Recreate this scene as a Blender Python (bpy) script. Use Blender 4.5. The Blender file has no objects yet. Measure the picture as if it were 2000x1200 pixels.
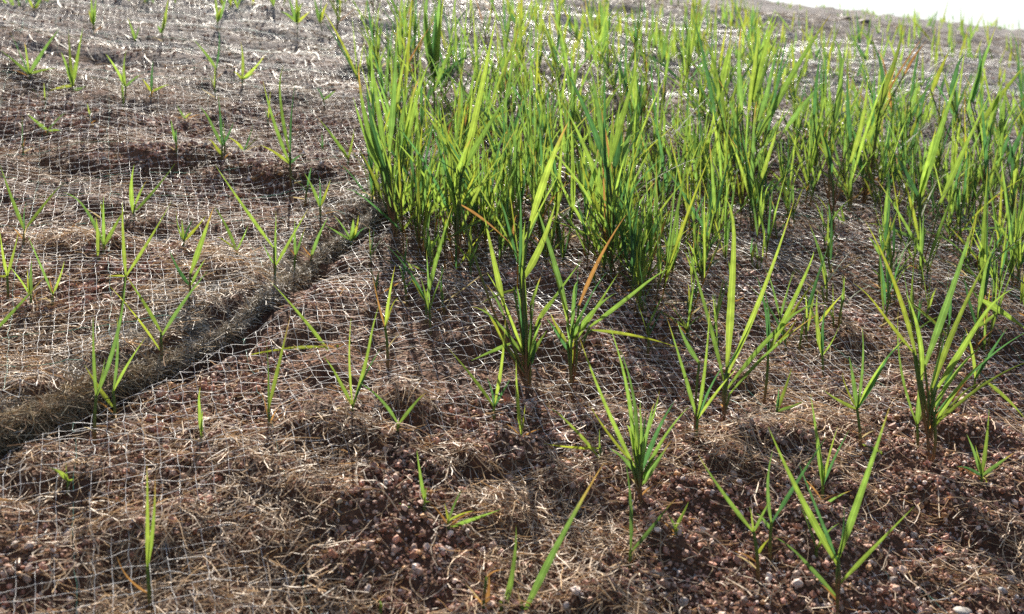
import bpy, math
import numpy as np
from math import radians

SC = bpy.context.scene
COL = SC.collection
rng = np.random.default_rng(11)

# ------------------------------------------------------------------ camera, sky, sun, exposure
PITCH = radians(8.0)
FPX = 2145.0                      # focal length in pixels of a 2000 px wide picture
CAM = np.array([0.0, 0.0, 0.386])
FWD = np.array([0.0, math.cos(PITCH), -math.sin(PITCH)])
UP = np.array([0.0, math.sin(PITCH), math.cos(PITCH)])
RIGHT = np.array([1.0, 0.0, 0.0])
cd = bpy.data.cameras.new('camera')
cam = bpy.data.objects.new('camera', cd)
COL.objects.link(cam)
cam.location = CAM
cam.rotation_euler = (radians(90) - PITCH, 0, 0)
cd.sensor_width = 36.0
cd.lens = 36.0 * FPX / 2000.0
cd.clip_start = 0.01
cd.clip_end = 400.0
cd.dof.use_dof = True
cd.dof.focus_distance = 0.76
cd.dof.aperture_fstop = 15.0
SC.camera = cam

SUN_AZ = radians(-9.0)            # bearing from +Y (view direction), negative = to the left
SUN_EL = radians(40.0)
w = bpy.data.worlds.new('World')
SC.world = w
w.use_nodes = True
nt = w.node_tree
bg = nt.nodes['Background']
sky = nt.nodes.new('ShaderNodeTexSky')
sky.sky_type = 'NISHITA'
sky.sun_disc = False
sky.sun_elevation = SUN_EL
sky.sun_rotation = SUN_AZ
sky.dust_density = 2.0
nt.links.new(sky.outputs[0], bg.inputs[0])
bg.inputs[1].default_value = 0.072
sd = bpy.data.lights.new('sun', 'SUN')
sun = bpy.data.objects.new('sun', sd)
COL.objects.link(sun)
sd.energy = 5.0
sd.angle = radians(0.5)
sd.color = (1.0, 0.93, 0.81)
sun.rotation_euler = (radians(90) - SUN_EL, 0, math.pi - SUN_AZ)
sun.location = (0, 6, 6)
SC.view_settings.view_transform = 'Standard'
SC.view_settings.look = 'None'
SC.view_settings.exposure = 0.98
SC.view_settings.gamma = 1.0
SC.view_settings.use_curve_mapping = False
SC.render.engine = 'CYCLES'
SC.cycles.use_denoising = False
SC.cycles.max_bounces = 9
SC.cycles.diffuse_bounces = 5
SC.cycles.sample_clamp_indirect = 6.0

# ------------------------------------------------------------------ noise and terrain
def _hash(ix, iy, seed):
    h = (ix.astype(np.int64) * 374761393 + iy.astype(np.int64) * 668265263 + seed * 974634777) & 0xFFFFFFFF
    h = ((h ^ (h >> 13)) * 1274126177) & 0xFFFFFFFF
    h = ((h ^ (h >> 16)) * 2246822519) & 0xFFFFFFFF
    return ((h ^ (h >> 15)) & 0xFFFFFF) / float(0xFFFFFF)

def vnoise(x, y, seed=0):
    x = np.asarray(x, float); y = np.asarray(y, float)
    ix = np.floor(x); iy = np.floor(y)
    fx = x - ix; fy = y - iy
    fx = fx * fx * fx * (fx * (fx * 6 - 15) + 10); fy = fy * fy * fy * (fy * (fy * 6 - 15) + 10)
    a = _hash(ix, iy, seed); b = _hash(ix + 1, iy, seed)
    c = _hash(ix, iy + 1, seed); d = _hash(ix + 1, iy + 1, seed)
    return (a + (b - a) * fx) * (1 - fy) + (c + (d - c) * fx) * fy - 0.5

def fbm(x, y, seed=0, octv=3):
    s = 0.0; a = 1.0; n = 0.0
    for k in range(octv):
        s = s + a * vnoise(x * 2 ** k + 17.3 * k, y * 2 ** k + 5.1 * k, seed + k)
        n += a; a *= 0.5
    return s / n

def sstep(a, b, x):
    t = np.clip((np.asarray(x, float) - a) / (b - a), 0, 1)
    return t * t * (3 - 2 * t)

def h_plane(x, y):
    d = np.maximum(0, y - 1.0)
    far = np.maximum(0, y - 9.0)
    return 0.318 * np.minimum(y, 20) - 0.1135 * x - 0.0297 * np.minimum(d, 11) ** 2 - 0.12 * far

def ray_of(px, py):
    u = (np.asarray(px, float) - 1000) / FPX; v = (600 - np.asarray(py, float)) / FPX
    return FWD + u[..., None] * RIGHT + v[..., None] * UP

def hit(px, py, hf=h_plane):
    """points of the ground seen at the given places of the picture"""
    px = np.atleast_1d(np.asarray(px, float)); py = np.atleast_1d(np.asarray(py, float))
    d = ray_of(px, py)
    ts = np.concatenate([np.linspace(0.3, 3, 1351), np.linspace(3.01, 9, 600)])
    P = CAM + ts[None, :, None] * d[:, None, :]
    below = P[..., 2] < hf(P[..., 0], P[..., 1])
    k = np.where(below.any(1), below.argmax(1), len(ts) - 1)
    t = ts[k]
    return CAM + t[:, None] * d

def h_low(x, y):
    near = np.clip((y + 0.3) * 1.2, 0, 1)
    h = h_plane(x, y) + near * (0.030 * fbm(x * 2.2, y * 3.2, 21) + 0.018 * fbm(x * 8, y * 13, 22, 2))
    wk = np.maximum(0, 0.30 - np.abs(fbm(x * 3.5, y * 15, 45, 2)) * 2.2) * sstep(0.95, 1.3, y)
    h = h - 0.022 * wk
    big = sstep(2.4, 5.0, y)
    return h + big * (0.05 * fbm(x * 1.1, y * 1.6, 41, 3) + 0.035 * fbm(x * 4, y * 8, 42, 2))

# the edge of the upper mat, as a line over the ground
EDGE_PX = [(-330, 985), (-160, 925), (0, 858), (90, 818), (185, 762), (250, 735), (320, 716), (400, 668), (470, 622), (520, 578),
           (570, 536), (640, 486), (700, 438), (745, 402), (830, 366), (960, 318), (1100, 262), (1260, 190), (1430, 120), (1560, 70)]
_e = hit([p[0] for p in EDGE_PX], [p[1] for p in EDGE_PX], h_low)[:, :2]
_s = np.concatenate([[0], np.cumsum(np.hypot(*np.diff(_e, axis=0).T))])
ES = np.linspace(0, _s[-1], 220)
EDGE = np.stack([np.interp(ES, _s, _e[:, 0]), np.interp(ES, _s, _e[:, 1])], 1)
for _ in range(6):
    EDGE[1:-1] = 0.25 * EDGE[:-2] + 0.5 * EDGE[1:-1] + 0.25 * EDGE[2:]
EDGE = EDGE + 0.006 * np.stack([fbm(ES * 25, ES * 0 + 3, 5), fbm(ES * 25, ES * 0 + 9, 6)], 1)
ETAN = np.gradient(EDGE, axis=0); ETAN /= np.linalg.norm(ETAN, axis=1, keepdims=True)
ENOR = np.stack([-ETAN[:, 1], ETAN[:, 0]], 1)           # points to the upper mat (left of the line)

def edge_dist(x, y):
    """signed distance to the mat edge (positive over the upper mat) and place along it"""
    x = np.asarray(x, float); y = np.asarray(y, float)
    sh = x.shape; q = np.stack([x.ravel(), y.ravel()], 1)
    out = np.empty(len(q)); idx = np.empty(len(q), int)
    E2 = EDGE[::2]
    for a in range(0, len(q), 60000):
        b = q[a:a + 60000]
        d2 = (b[:, 0:1] - E2[None, :, 0]) ** 2 + (b[:, 1:2] - E2[None, :, 1]) ** 2
        k = d2.argmin(1) * 2
        idx[a:a + 60000] = k
        v = b - EDGE[k]
        out[a:a + 60000] = (v * ENOR[k]).sum(1)
    return out.reshape(sh), ES[idx].reshape(sh)

# ledges of soil whose steep side faces down the slope: (px, py, half width px, height mm)
LEDGES = [(330, 338, 150, 16), (545, 382, 110, 15), (800, 838, 72, 20), (1065, 588, 95, 15), (1520, 900, 120, 14), (1440, 780, 95, 14),
          (1260, 770, 70, 11), (1880, 868, 120, 14), (1690, 1020, 90, 10), (280, 480, 60, 13), (60, 170, 70, 15), (300, 196, 45, 12),
          (545, 205, 45, 12), (1650, 688, 60, 14), (100, 972, 150, 12), (310, 1092, 120, 12), (610, 898, 100, 12), (950, 940, 120, 11),
          (1330, 1090, 90, 9), (1950, 1068, 90, 11), (1160, 756, 60, 12), (760, 1048, 70, 8), (440, 560, 60, 10), (150, 520, 80, 10),
          (930, 700, 90, 13), (640, 770, 60, 12), (560, 690, 60, 12), (1240, 560, 70, 12), (1560, 590, 70, 11), (1820, 640, 80, 12),
          (1960, 700, 60, 12), (700, 640, 70, 10), (860, 600, 60, 10), (230, 260, 60, 10), (420, 250, 50, 10), (150, 350, 70, 11)]
_lp = np.array(LEDGES, float)
_lh = hit(_lp[:, 0], _lp[:, 1], h_low)
_ldep = (_lh - CAM) @ FWD
LED = np.stack([_lh[:, 0], _lh[:, 1], _lp[:, 2] * _ldep / FPX, _lp[:, 3] / 1000], 1)
_n = 130
_ry = rng.uniform(0.42, 2.6, _n); _rx = rng.uniform(-0.62, 0.62, _n) * (_ry + 0.15)
LED = np.concatenate([LED, np.stack([_rx, _ry, rng.uniform(0.015, 0.05, _n), rng.uniform(0.004, 0.010, _n)], 1)])

def h_ledges(x, y, soft=1.0):
    out = np.zeros(np.shape(x))
    for cx, cy, hw, a in LED:
        m = (np.abs(x - cx) < 2.6 * hw) & (np.abs(y - cy) < 0.16)
        if not m.any():
            continue
        xx = x[m] - cx
        t = y[m] - cy - 0.006 * np.sin(xx * 70 + cx * 40) - 0.012 * vnoise(x[m] * 60, y[m] * 60, 71) * min(1, soft) - 0.5 * xx * xx / max(hw, .02)
        up = 1 / (1 + np.exp(-np.clip(t / (0.0022 * soft), -40, 40)))
        f = up * np.exp(-np.maximum(t, 0) / 0.045) - 0.22 * (1 - up) * np.exp(np.minimum(t, 0) / 0.018)
        out[m] += (0.85 if cy < 1.25 else 0.65) * a * f * np.exp(-(xx / hw) ** 2)
    return out

def h_smooth(x, y):
    """ground without its fine grain: the lie of the nets"""
    x = np.asarray(x, float); y = np.asarray(y, float)
    d, s = edge_dist(x, y)
    roll = 0.008 + 0.001 * np.exp(-((s - SROLL) / 0.075) ** 2)
    k = np.clip(1 - (y - 1.1) / 0.5, 0, 1)
    step = sstep(-0.002, 0.008, d) * (0.35 + 0.65 * np.exp(-np.maximum(d, 0) / 0.09)) * roll * k
    trench = -0.006 * np.exp(-((d + 0.019) / 0.007) ** 2) * k  # added groove in front of the lip, shaped to give a crisp dark shadow
    return h_low(x, y) + step + trench

SROLL = 0.0
_d, _sv = edge_dist(*[np.array([v]) for v in hit([40], [838], h_low)[0, :2]])
SROLL = float(_sv[0])

def h_ground(x, y):
    x = np.asarray(x, float); y = np.asarray(y, float)
    fine = 0.014 * fbm(x * 28, y * 40, 31, 3) + 0.006 * np.abs(fbm(x * 90, y * 110, 33, 2)) + 0.0022 * fbm(x * 260, y * 260, 34, 2)
    return h_smooth(x, y) + h_ledges(x, y) + fine * np.clip(1.2 - np.abs(y) / 20, 0.2, 1)

# ------------------------------------------------------------------ mesh helpers
def mesh_from(name, V, F, cols=None, uv=None, smooth=True):
    """V (n,3), F (m,k) all of one size"""
    me = bpy.data.meshes.new(name)
    V = np.ascontiguousarray(V, np.float32); F = np.ascontiguousarray(F, np.int32)
    n, k = F.shape
    me.vertices.add(len(V)); me.vertices.foreach_set('co', V.ravel())
    me.loops.add(n * k); me.loops.foreach_set('vertex_index', F.ravel())
    me.polygons.add(n)
    me.polygons.foreach_set('loop_start', np.arange(0, n * k, k, dtype=np.int32))
    me.polygons.foreach_set('loop_total', np.full(n, k, np.int32))
    me.polygons.foreach_set('use_smooth', np.full(n, smooth, bool))
    if cols is not None:
        c = np.ones((len(V), 4), np.float32); c[:, :3] = cols
        at = me.color_attributes.new('Col', 'FLOAT_COLOR', 'POINT')
        at.data.foreach_set('color', c.ravel())
    if uv is not None:
        ul = me.uv_layers.new(name='UVMap')
        ul.data.foreach_set('uv', np.ascontiguousarray(uv[F.ravel()], np.float32).ravel())
    me.update()
    return me

def obj(name, me, mat, parent=None, label=None, cat=None, group=None, kind=None):
    o = bpy.data.objects.new(name, me)
    if mat is not None and not me.materials:
        me.materials.append(mat)
    COL.objects.link(o)
    if parent is not None:
        o.parent = parent
        o.matrix_parent_inverse = parent.matrix_world.inverted() if False else o.matrix_parent_inverse
    for k, v in (('label', label), ('category', cat), ('group', group), ('kind', kind)):
        if v:
            o[k] = v
    return o

def empty(name, loc, label, cat, group=None):
    o = bpy.data.objects.new(name, None)
    o.empty_display_size = 0.01
    o.location = loc
    COL.objects.link(o)
    o['label'] = label; o['category'] = cat
    if group:
        o['group'] = group
    return o

def tubes(P, R, sides=3, cols=None):
    """P (n,k,3) polylines, R (n,k) radii -> V, F, C"""
    n, k, _ = P.shape
    T = np.gradient(P, axis=1)
    T /= np.linalg.norm(T, axis=2, keepdims=True) + 1e-12
    ref = np.where(np.abs(T[..., 2:3]) < 0.8, np.array([0., 0, 1]), np.array([1., 0, 0]))
    A = np.cross(T, ref); A /= np.linalg.norm(A, axis=2, keepdims=True) + 1e-12
    B = np.cross(T, A)
    th = np.arange(sides) * 2 * math.pi / sides + 0.5
    V = P[:, :, None, :] + R[:, :, None, None] * (A[:, :, None, :] * np.cos(th)[None, None, :, None] + B[:, :, None, :] * np.sin(th)[None, None, :, None])
    base = (np.arange(n) * k * sides)[:, None, None]
    i = np.arange(k - 1)[None, :, None] * sides
    j = np.arange(sides)[None, None, :]; j2 = (j + 1) % sides
    F = np.stack(np.broadcast_arrays(base + i + j, base + i + j2, base + i + sides + j2, base + i + sides + j), -1).reshape(-1, 4)
    C = None if cols is None else np.repeat(cols, k * sides, axis=0)
    return V.reshape(-1, 3), F, C

def ribbons(P, W, cols=None, twist=None):
    n, k, _ = P.shape
    T = np.gradient(P, axis=1); T /= np.linalg.norm(T, axis=2, keepdims=True) + 1e-12
    N = rng.normal(size=(n, 1, 3)) + np.array([0, -0.6, 1.0])
    S = np.cross(T, N); S /= np.linalg.norm(S, axis=2, keepdims=True) + 1e-12
    V = np.stack([P - S * W[..., None] / 2, P + S * W[..., None] / 2], 2)
    base = (np.arange(n) * k * 2)[:, None]; i = np.arange(k - 1)[None, :] * 2
    F = np.stack([base + i, base + i + 1, base + i + 3, base + i + 2], -1).reshape(-1, 4)
    C = None if cols is None else np.repeat(cols, k * 2, axis=0)
    return V.reshape(-1, 3), F, C

def join(segs):
    V = []; F = []; C = []; b = 0
    for v, f, c in segs:
        V.append(v); F.append(f + b); C.append(c); b += len(v)
    return np.concatenate(V), np.concatenate(F), np.concatenate(C)

# ------------------------------------------------------------------ materials
def new_mat(name):
    m = bpy.data.materials.new(name); m.use_nodes = True
    t = m.node_tree; t.nodes.clear()
    out = t.nodes.new('ShaderNodeOutputMaterial')
    return m, t, out

def N(t, typ, **kw):
    n = t.nodes.new(typ)
    for k, v in kw.items():
        if k.startswith('i_'):
            n.inputs[k[2:].replace('_', ' ')].default_value = v
        else:
            setattr(n, k, v)
    return n

def attr_col(t):
    return N(t, 'ShaderNodeAttribute', attribute_name='Col').outputs['Color']

def mat_soil():
    m, t, out = new_mat('soil')
    L = t.links.new
    p = N(t, 'ShaderNodeBsdfPrincipled', i_Roughness=0.92)
    co = N(t, 'ShaderNodeTexCoord').outputs['Object']
    n1 = N(t, 'ShaderNodeTexNoise', i_Scale=14.0, i_Detail=5.0, i_Roughness=0.65)
    n2 = N(t, 'ShaderNodeTexNoise', i_Scale=240.0, i_Detail=4.0, i_Roughness=0.7)
    vo = N(t, 'ShaderNodeTexVoronoi', i_Scale=420.0)
    for n in (n1, n2, vo):
        L(co, n.inputs['Vector'])
    r1 = N(t, 'ShaderNodeValToRGB')
    e = r1.color_ramp.elements
    e[0].position = 0.32; e[0].color = (0.080, 0.034, 0.017, 1)
    e[1].position = 0.68; e[1].color = (0.24, 0.118, 0.064, 1)
    L(n1.outputs['Fac'], r1.inputs[0])
    r2 = N(t, 'ShaderNodeValToRGB')
    e = r2.color_ramp.elements
    e[0].position = 0.30; e[0].color = (0.35, 0.30, 0.28, 1)
    e[1].position = 0.75; e[1].color = (1.5, 1.4, 1.3, 1)
    L(n2.outputs['Fac'], r2.inputs[0])
    mx = N(t, 'ShaderNodeMix', data_type='RGBA', blend_type='MULTIPLY'); mx.inputs['Factor'].default_value = 1.0
    L(r1.outputs[0], mx.inputs['A']); L(r2.outputs[0], mx.inputs['B'])
    # up the slope single strands can no longer be told apart: the grey of the mat over the soil
    att = N(t, 'ShaderNodeAttribute', attribute_name='Col')
    n3 = N(t, 'ShaderNodeTexNoise', i_Scale=45.0, i_Detail=6.0, i_Roughness=0.75)
    mp = N(t, 'ShaderNodeMapping'); mp.inputs['Scale'].default_value = (0.35, 1.6, 1.0)
    L(co, mp.inputs['Vector']); L(mp.outputs[0], n3.inputs['Vector'])
    r3 = N(t, 'ShaderNodeValToRGB')
    e = r3.color_ramp.elements
    e[0].position = 0.33; e[0].color = (0.095, 0.068, 0.055, 1)
    e[1].position = 0.66; e[1].color = (0.38, 0.355, 0.345, 1)
    L(n3.outputs['Fac'], r3.inputs[0])
    mx2 = N(t, 'ShaderNodeMix', data_type='RGBA')
    L(att.outputs['Color'], mx2.inputs['Factor'])
    L(mx.outputs['Result'], mx2.inputs['A']); L(r3.outputs[0], mx2.inputs['B'])
    L(mx2.outputs['Result'], p.inputs['Base Color'])
    ad = N(t, 'ShaderNodeMath', operation='ADD')
    L(n2.outputs['Fac'], ad.inputs[0]); L(vo.outputs['Distance'], ad.inputs[1])
    b = N(t, 'ShaderNodeBump', i_Strength=0.9, i_Distance=0.003)
    L(ad.outputs[0], b.inputs['Height']); L(b.outputs[0], p.inputs['Normal'])
    L(p.outputs[0], out.inputs[0])
    return m

def mat_vcol(name, rough=0.8, spec=0.3, noise=0.0, scale=900, transl=0.0, tint=(1, 1, 1)):
    m, t, out = new_mat(name)
    L = t.links.new
    p = N(t, 'ShaderNodeBsdfPrincipled', i_Roughness=rough)
    p.inputs['Specular IOR Level'].default_value = spec
    c = attr_col(t)
    if noise:
        co = N(t, 'ShaderNodeTexCoord').outputs['Object']
        n = N(t, 'ShaderNodeTexNoise', i_Scale=float(scale), i_Detail=3.0)
        L(co, n.inputs['Vector'])
        mr = N(t, 'ShaderNodeMapRange'); mr.inputs['From Min'].default_value = 0.3; mr.inputs['From Max'].default_value = 0.7
        mr.inputs['To Min'].default_value = 1 - noise; mr.inputs['To Max'].default_value = 1 + noise
        L(n.outputs['Fac'], mr.inputs['Value'])
        vm = N(t, 'ShaderNodeVectorMath', operation='SCALE')
        L(c, vm.inputs[0]); L(mr.outputs[0], vm.inputs['Scale'])
        c = vm.outputs[0]
        b = N(t, 'ShaderNodeBump', i_Strength=0.5, i_Distance=0.0006)
        L(n.outputs['Fac'], b.inputs['Height']); L(b.outputs[0], p.inputs['Normal'])
    L(c, p.inputs['Base Color'])
    sh = p.outputs[0]
    if transl:
        tr = N(t, 'ShaderNodeBsdfTranslucent')
        vm2 = N(t, 'ShaderNodeVectorMath', operation='MULTIPLY'); vm2.inputs[1].default_value = tint
        L(c, vm2.inputs[0]); L(vm2.outputs[0], tr.inputs[0])
        mx = N(t, 'ShaderNodeMixShader'); mx.inputs[0].default_value = transl
        L(sh, mx.inputs[1]); L(tr.outputs[0], mx.inputs[2]); sh = mx.outputs[0]
    L(sh, out.inputs[0])
    return m

def mat_leaf():
    m, t, out = new_mat('grass_leaf')
    L = t.links.new
    c = attr_col(t)
    uv = N(t, 'ShaderNodeUVMap').outputs[0]
    sep = N(t, 'ShaderNodeSeparateXYZ'); L(uv, sep.inputs[0])
    # veins along the blade and a paler midrib
    wv = N(t, 'ShaderNodeMath', operation='SINE'); ml = N(t, 'ShaderNodeMath', operation='MULTIPLY'); ml.inputs[1].default_value = 62.0
    L(sep.outputs[0], ml.inputs[0]); L(ml.outputs[0], wv.inputs[0])
    mr = N(t, 'ShaderNodeMapRange'); mr.inputs['From Min'].default_value = -1; mr.inputs['From Max'].default_value = 1
    mr.inputs['To Min'].default_value = 0.86; mr.inputs['To Max'].default_value = 1.08
    L(wv.outputs[0], mr.inputs[0])
    md = N(t, 'ShaderNodeMath', operation='SUBTRACT'); md.inputs[1].default_value = 0.5; L(sep.outputs[0], md.inputs[0])
    ab = N(t, 'ShaderNodeMath', operation='ABSOLUTE'); L(md.outputs[0], ab.inputs[0])
    rb = N(t, 'ShaderNodeMapRange'); rb.inputs['From Min'].default_value = 0.03; rb.inputs['From Max'].default_value = 0.09
    rb.inputs['To Min'].default_value = 1.45; rb.inputs['To Max'].default_value = 1.0
    L(ab.outputs[0], rb.inputs[0])
    co = N(t, 'ShaderNodeTexCoord').outputs['Object']
    nz = N(t, 'ShaderNodeTexNoise', i_Scale=160.0, i_Detail=3.0); L(co, nz.inputs['Vector'])
    nr = N(t, 'ShaderNodeMapRange'); nr.inputs['From Min'].default_value = 0.3; nr.inputs['From Max'].default_value = 0.7
    nr.inputs['To Min'].default_value = 0.74; nr.inputs['To Max'].default_value = 1.2; L(nz.outputs[0], nr.inputs[0])
    k = N(t, 'ShaderNodeMath', operation='MULTIPLY'); L(mr.outputs[0], k.inputs[0]); L(rb.outputs[0], k.inputs[1])
    k2 = N(t, 'ShaderNodeMath', operation='MULTIPLY'); L(k.outputs[0], k2.inputs[0]); L(nr.outputs[0], k2.inputs[1])
    vm = N(t, 'ShaderNodeVectorMath', operation='SCALE'); L(c, vm.inputs[0]); L(k2.outputs[0], vm.inputs['Scale'])
    p = N(t, 'ShaderNodeBsdfPrincipled', i_Roughness=0.42)
    p.inputs['Specular IOR Level'].default_value = 0.45
    L(vm.outputs[0], p.inputs['Base Color'])
    tr = N(t, 'ShaderNodeBsdfTranslucent')
    tm = N(t, 'ShaderNodeVectorMath', operation='MULTIPLY'); tm.inputs[1].default_value = (2.1, 2.02, 1.5)
    L(vm.outputs[0], tm.inputs[0]); L(tm.outputs[0], tr.inputs[0])
    mx = N(t, 'ShaderNodeMixShader'); mx.inputs[0].default_value = 0.58
    L(p.outputs[0], mx.inputs[1]); L(tr.outputs[0], mx.inputs[2])
    b = N(t, 'ShaderNodeBump', i_Strength=0.25, i_Distance=0.0003); L(wv.outputs[0], b.inputs['Height'])
    L(b.outputs[0], p.inputs['Normal'])
    L(mx.outputs[0], out.inputs[0])
    return m

M_SOIL = mat_soil()
M_STONE = mat_vcol('gravel_stone', 0.62, 0.45, 0.35, 1400)
M_STRAW = mat_vcol('straw', 0.5, 0.35, 0.0, transl=0.14, tint=(1.2, 1.05, 0.8))
M_WOOL = mat_vcol('coconut_fibre', 0.7, 0.2, 0.0, transl=0.10, tint=(1.2, 1.0, 0.7))
M_MAT = mat_vcol('mat_sheet', 0.85, 0.2, 0.5, 700)
M_NET = mat_vcol('net_thread', 0.32, 0.9, 0.0, transl=0.45, tint=(1.1, 1.1, 1.1))
M_LEAF = mat_leaf()
M_STEM = mat_vcol('grass_stem', 0.5, 0.4, 0.25, 500, transl=0.3, tint=(1.7, 1.4, 0.8))

# ------------------------------------------------------------------ the slope
def build_ground():
    a1 = np.radians(np.linspace(-36, 36, 480))
    a0 = np.radians(np.linspace(-180, -37, 50)); a2 = np.radians(np.linspace(37, 180, 50))
    ang = np.concatenate([a0, a1, a2])
    r = np.concatenate([[0.02, 0.1, 0.2, 0.3], np.geomspace(0.38, 2.7, 330), np.geomspace(2.76, 7.5, 70), np.geomspace(8, 60, 22)])
    A, R = np.meshgrid(ang, r)
    X = R * np.sin(A); Y = R * np.cos(A)
    Z = h_ground(X, Y)
    nr, na = X.shape
    V = np.stack([X, Y, Z], -1).reshape(-1, 3)
    i = np.arange(nr - 1)[:, None] * na; j = np.arange(na - 1)[None, :]
    F = np.stack([i + j, i + j + 1, i + na + j + 1, i + na + j], -1).reshape(-1, 4)[:, ::-1]
    far = sstep(1.0, 2.0, V[:, 1])
    me = mesh_from('ground', V, F, np.repeat(far[:, None], 3, 1))
    return obj('ground', me, M_SOIL, kind='structure')

build_ground()

def wedge(n, y0, y1, margin=0.1, slope=0.60):
    """even spread of n points over the part of the slope in view"""
    y = np.sqrt(rng.uniform((y0 + margin) ** 2, (y1 + margin) ** 2, n)) - margin
    x = rng.uniform(-1, 1, n) * slope * (y + margin)
    return x, y

# gravel: coarse sand and small stones
def ico():
    f = (1 + 5 ** 0.5) / 2
    v = np.array([(-1, f, 0), (1, f, 0), (-1, -f, 0), (1, -f, 0), (0, -1, f), (0, 1, f), (0, -1, -f), (0, 1, -f), (f, 0, -1), (f, 0, 1), (-f, 0, -1), (-f, 0, 1)], float)
    v /= np.linalg.norm(v[0])
    F = np.array([(0, 11, 5), (0, 5, 1), (0, 1, 7), (0, 7, 10), (0, 10, 11), (1, 5, 9), (5, 11, 4), (11, 10, 2), (10, 7, 6), (7, 1, 8), (3, 9, 4), (3, 4, 2),
                  (3, 2, 6), (3, 6, 8), (3, 8, 9), (4, 9, 5), (2, 4, 11), (6, 2, 10), (8, 6, 7), (9, 8, 1)])
    return v, F
IV, IF = ico()

STONE_COLS = np.array([(0.42, 0.25, 0.18), (0.48, 0.32, 0.24), (0.36, 0.18, 0.12), (0.55, 0.42, 0.34), (0.30, 0.15, 0.10), (0.50, 0.28, 0.21), (0.56, 0.48, 0.43), (0.38, 0.26, 0.20), (0.46, 0.27, 0.13), (0.34, 0.16, 0.10), (0.44, 0.24, 0.17)])

def stones(x, y, size, sink=0.25):
    n = len(x)
    z = h_ground(x, y) + size * (0.5 - sink)
    q = rng.normal(size=(n, 4)); q /= np.linalg.norm(q, axis=1, keepdims=True)
    a, b, c, d = q.T
    Rm = np.stack([np.stack([1 - 2 * (c * c + d * d), 2 * (b * c - a * d), 2 * (b * d + a * c)], -1),
                   np.stack([2 * (b * c + a * d), 1 - 2 * (b * b + d * d), 2 * (c * d - a * b)], -1),
                   np.stack([2 * (b * d - a * c), 2 * (c * d + a * b), 1 - 2 * (b * b + c * c)], -1)], 1)
    v = IV[None] * (1 + rng.uniform(-0.34, 0.30, (n, 12, 1))) * np.stack([np.ones(n), rng.uniform(.7, 1, n), rng.uniform(.55, .9, n)], -1)[:, None, :]
    v = np.einsum('nij,nkj->nki', Rm, v) * (size / 2)[:, None, None] + np.stack([x, y, z], -1)[:, None, :]
    F = (IF[None] + (np.arange(n) * 12)[:, None, None]).reshape(-1, 3)
    col = STONE_COLS[rng.integers(0, len(STONE_COLS), n)] * rng.uniform(0.55, 1.5, (n, 1)) * np.array([1.05, 0.97, 0.92])
    return v.reshape(-1, 3), F, np.repeat(col, 12, axis=0)

GRAVEL_AT = [(760, 1040, 150, .22), (1700, 1090, 260, .10), (1500, 830, 150, .2), (1850, 850, 130, .2), (880, 1130, 130, .22), (1000, 850, 90, .15), (600, 850, 90, .12), (1300, 900, 120, .1),
             (400, 1130, 220, -.25), (560, 1060, 140, -.18), (1130, 1140, 140, -.15), (200, 940, 150, -.12), (640, 690, 130, -.2), (850, 700, 150, -.15), (250, 560, 90, .15), (1650, 560, 150, -.2)]
STRAW_AT = [(450, 1130, 260, .45), (600, 1000, 180, .3), (1120, 1150, 150, .3), (760, 1040, 130, -.3), (640, 690, 190, -.85), (850, 720, 230, -.85), (1000, 640, 180, -.6), (560, 800, 120, -.4), (800, 560, 120, -.5), (1200, 680, 150, -.5), (100, 960, 120, -.3), (1350, 720, 150, -.3), (1600, 560, 200, .2)]
def _blobs(lst):
    a = np.array(lst, float); P = hit(a[:, 0], a[:, 1], h_low)
    return np.stack([P[:, 0], P[:, 1], a[:, 2] * ((P - CAM) @ FWD) / FPX, a[:, 3]], 1)
GB = _blobs(GRAVEL_AT); SB = _blobs(STRAW_AT)
def blob_sum(B, x, y):
    o = 0.0
    for cx, cy, r, a in B:
        o = o + a * np.exp(-((x - cx) / r) ** 2 - ((y - cy) / (r * 1.3)) ** 2)
    return o

def gravel_mask(x, y):
    g = fbm(x * 11, y * 17, 51, 3) + 0.05 * sstep(0.75, 0.5, y) + 0.04 * sstep(0, 0.3, x) + blob_sum(GB, x, y)
    d, s = edge_dist(x, y)
    band = (d > -0.03) & (d < 0.07)
    return np.where(band, -1, g)

x, y = wedge(105000, 0.42, 1.30)
g = gravel_mask(x, y)
k = g + rng.uniform(-0.09, 0.09, len(x)) > 0.035
x, y = x[k], y[k]
x2, y2 = wedge(4500, 1.35, 2.3)
sz = np.concatenate([rng.lognormal(math.log(0.0022), 0.42, len(x)), rng.uniform(0.004, 0.008, len(x2))])
x = np.concatenate([x, x2]); y = np.concatenate([y, y2])
sz = np.clip(sz, 0.0012, 0.0055)
big = ((sz > 0.0024) & (y < 0.9)) | (y > 1.3)
V, F, C = stones(x[big], y[big], sz[big], 0.12)
x, y, gs = x[~big], y[~big], sz[~big] * 0.5
n = len(x)
O6 = np.array([(1, 0, 0), (-1, 0, 0), (0, 1, 0), (0, -1, 0), (0, 0, 1), (0, 0, -1)], float)
O8 = np.array([(0, 2, 4), (2, 1, 4), (1, 3, 4), (3, 0, 4), (2, 0, 5), (1, 2, 5), (3, 1, 5), (0, 3, 5)])
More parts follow.
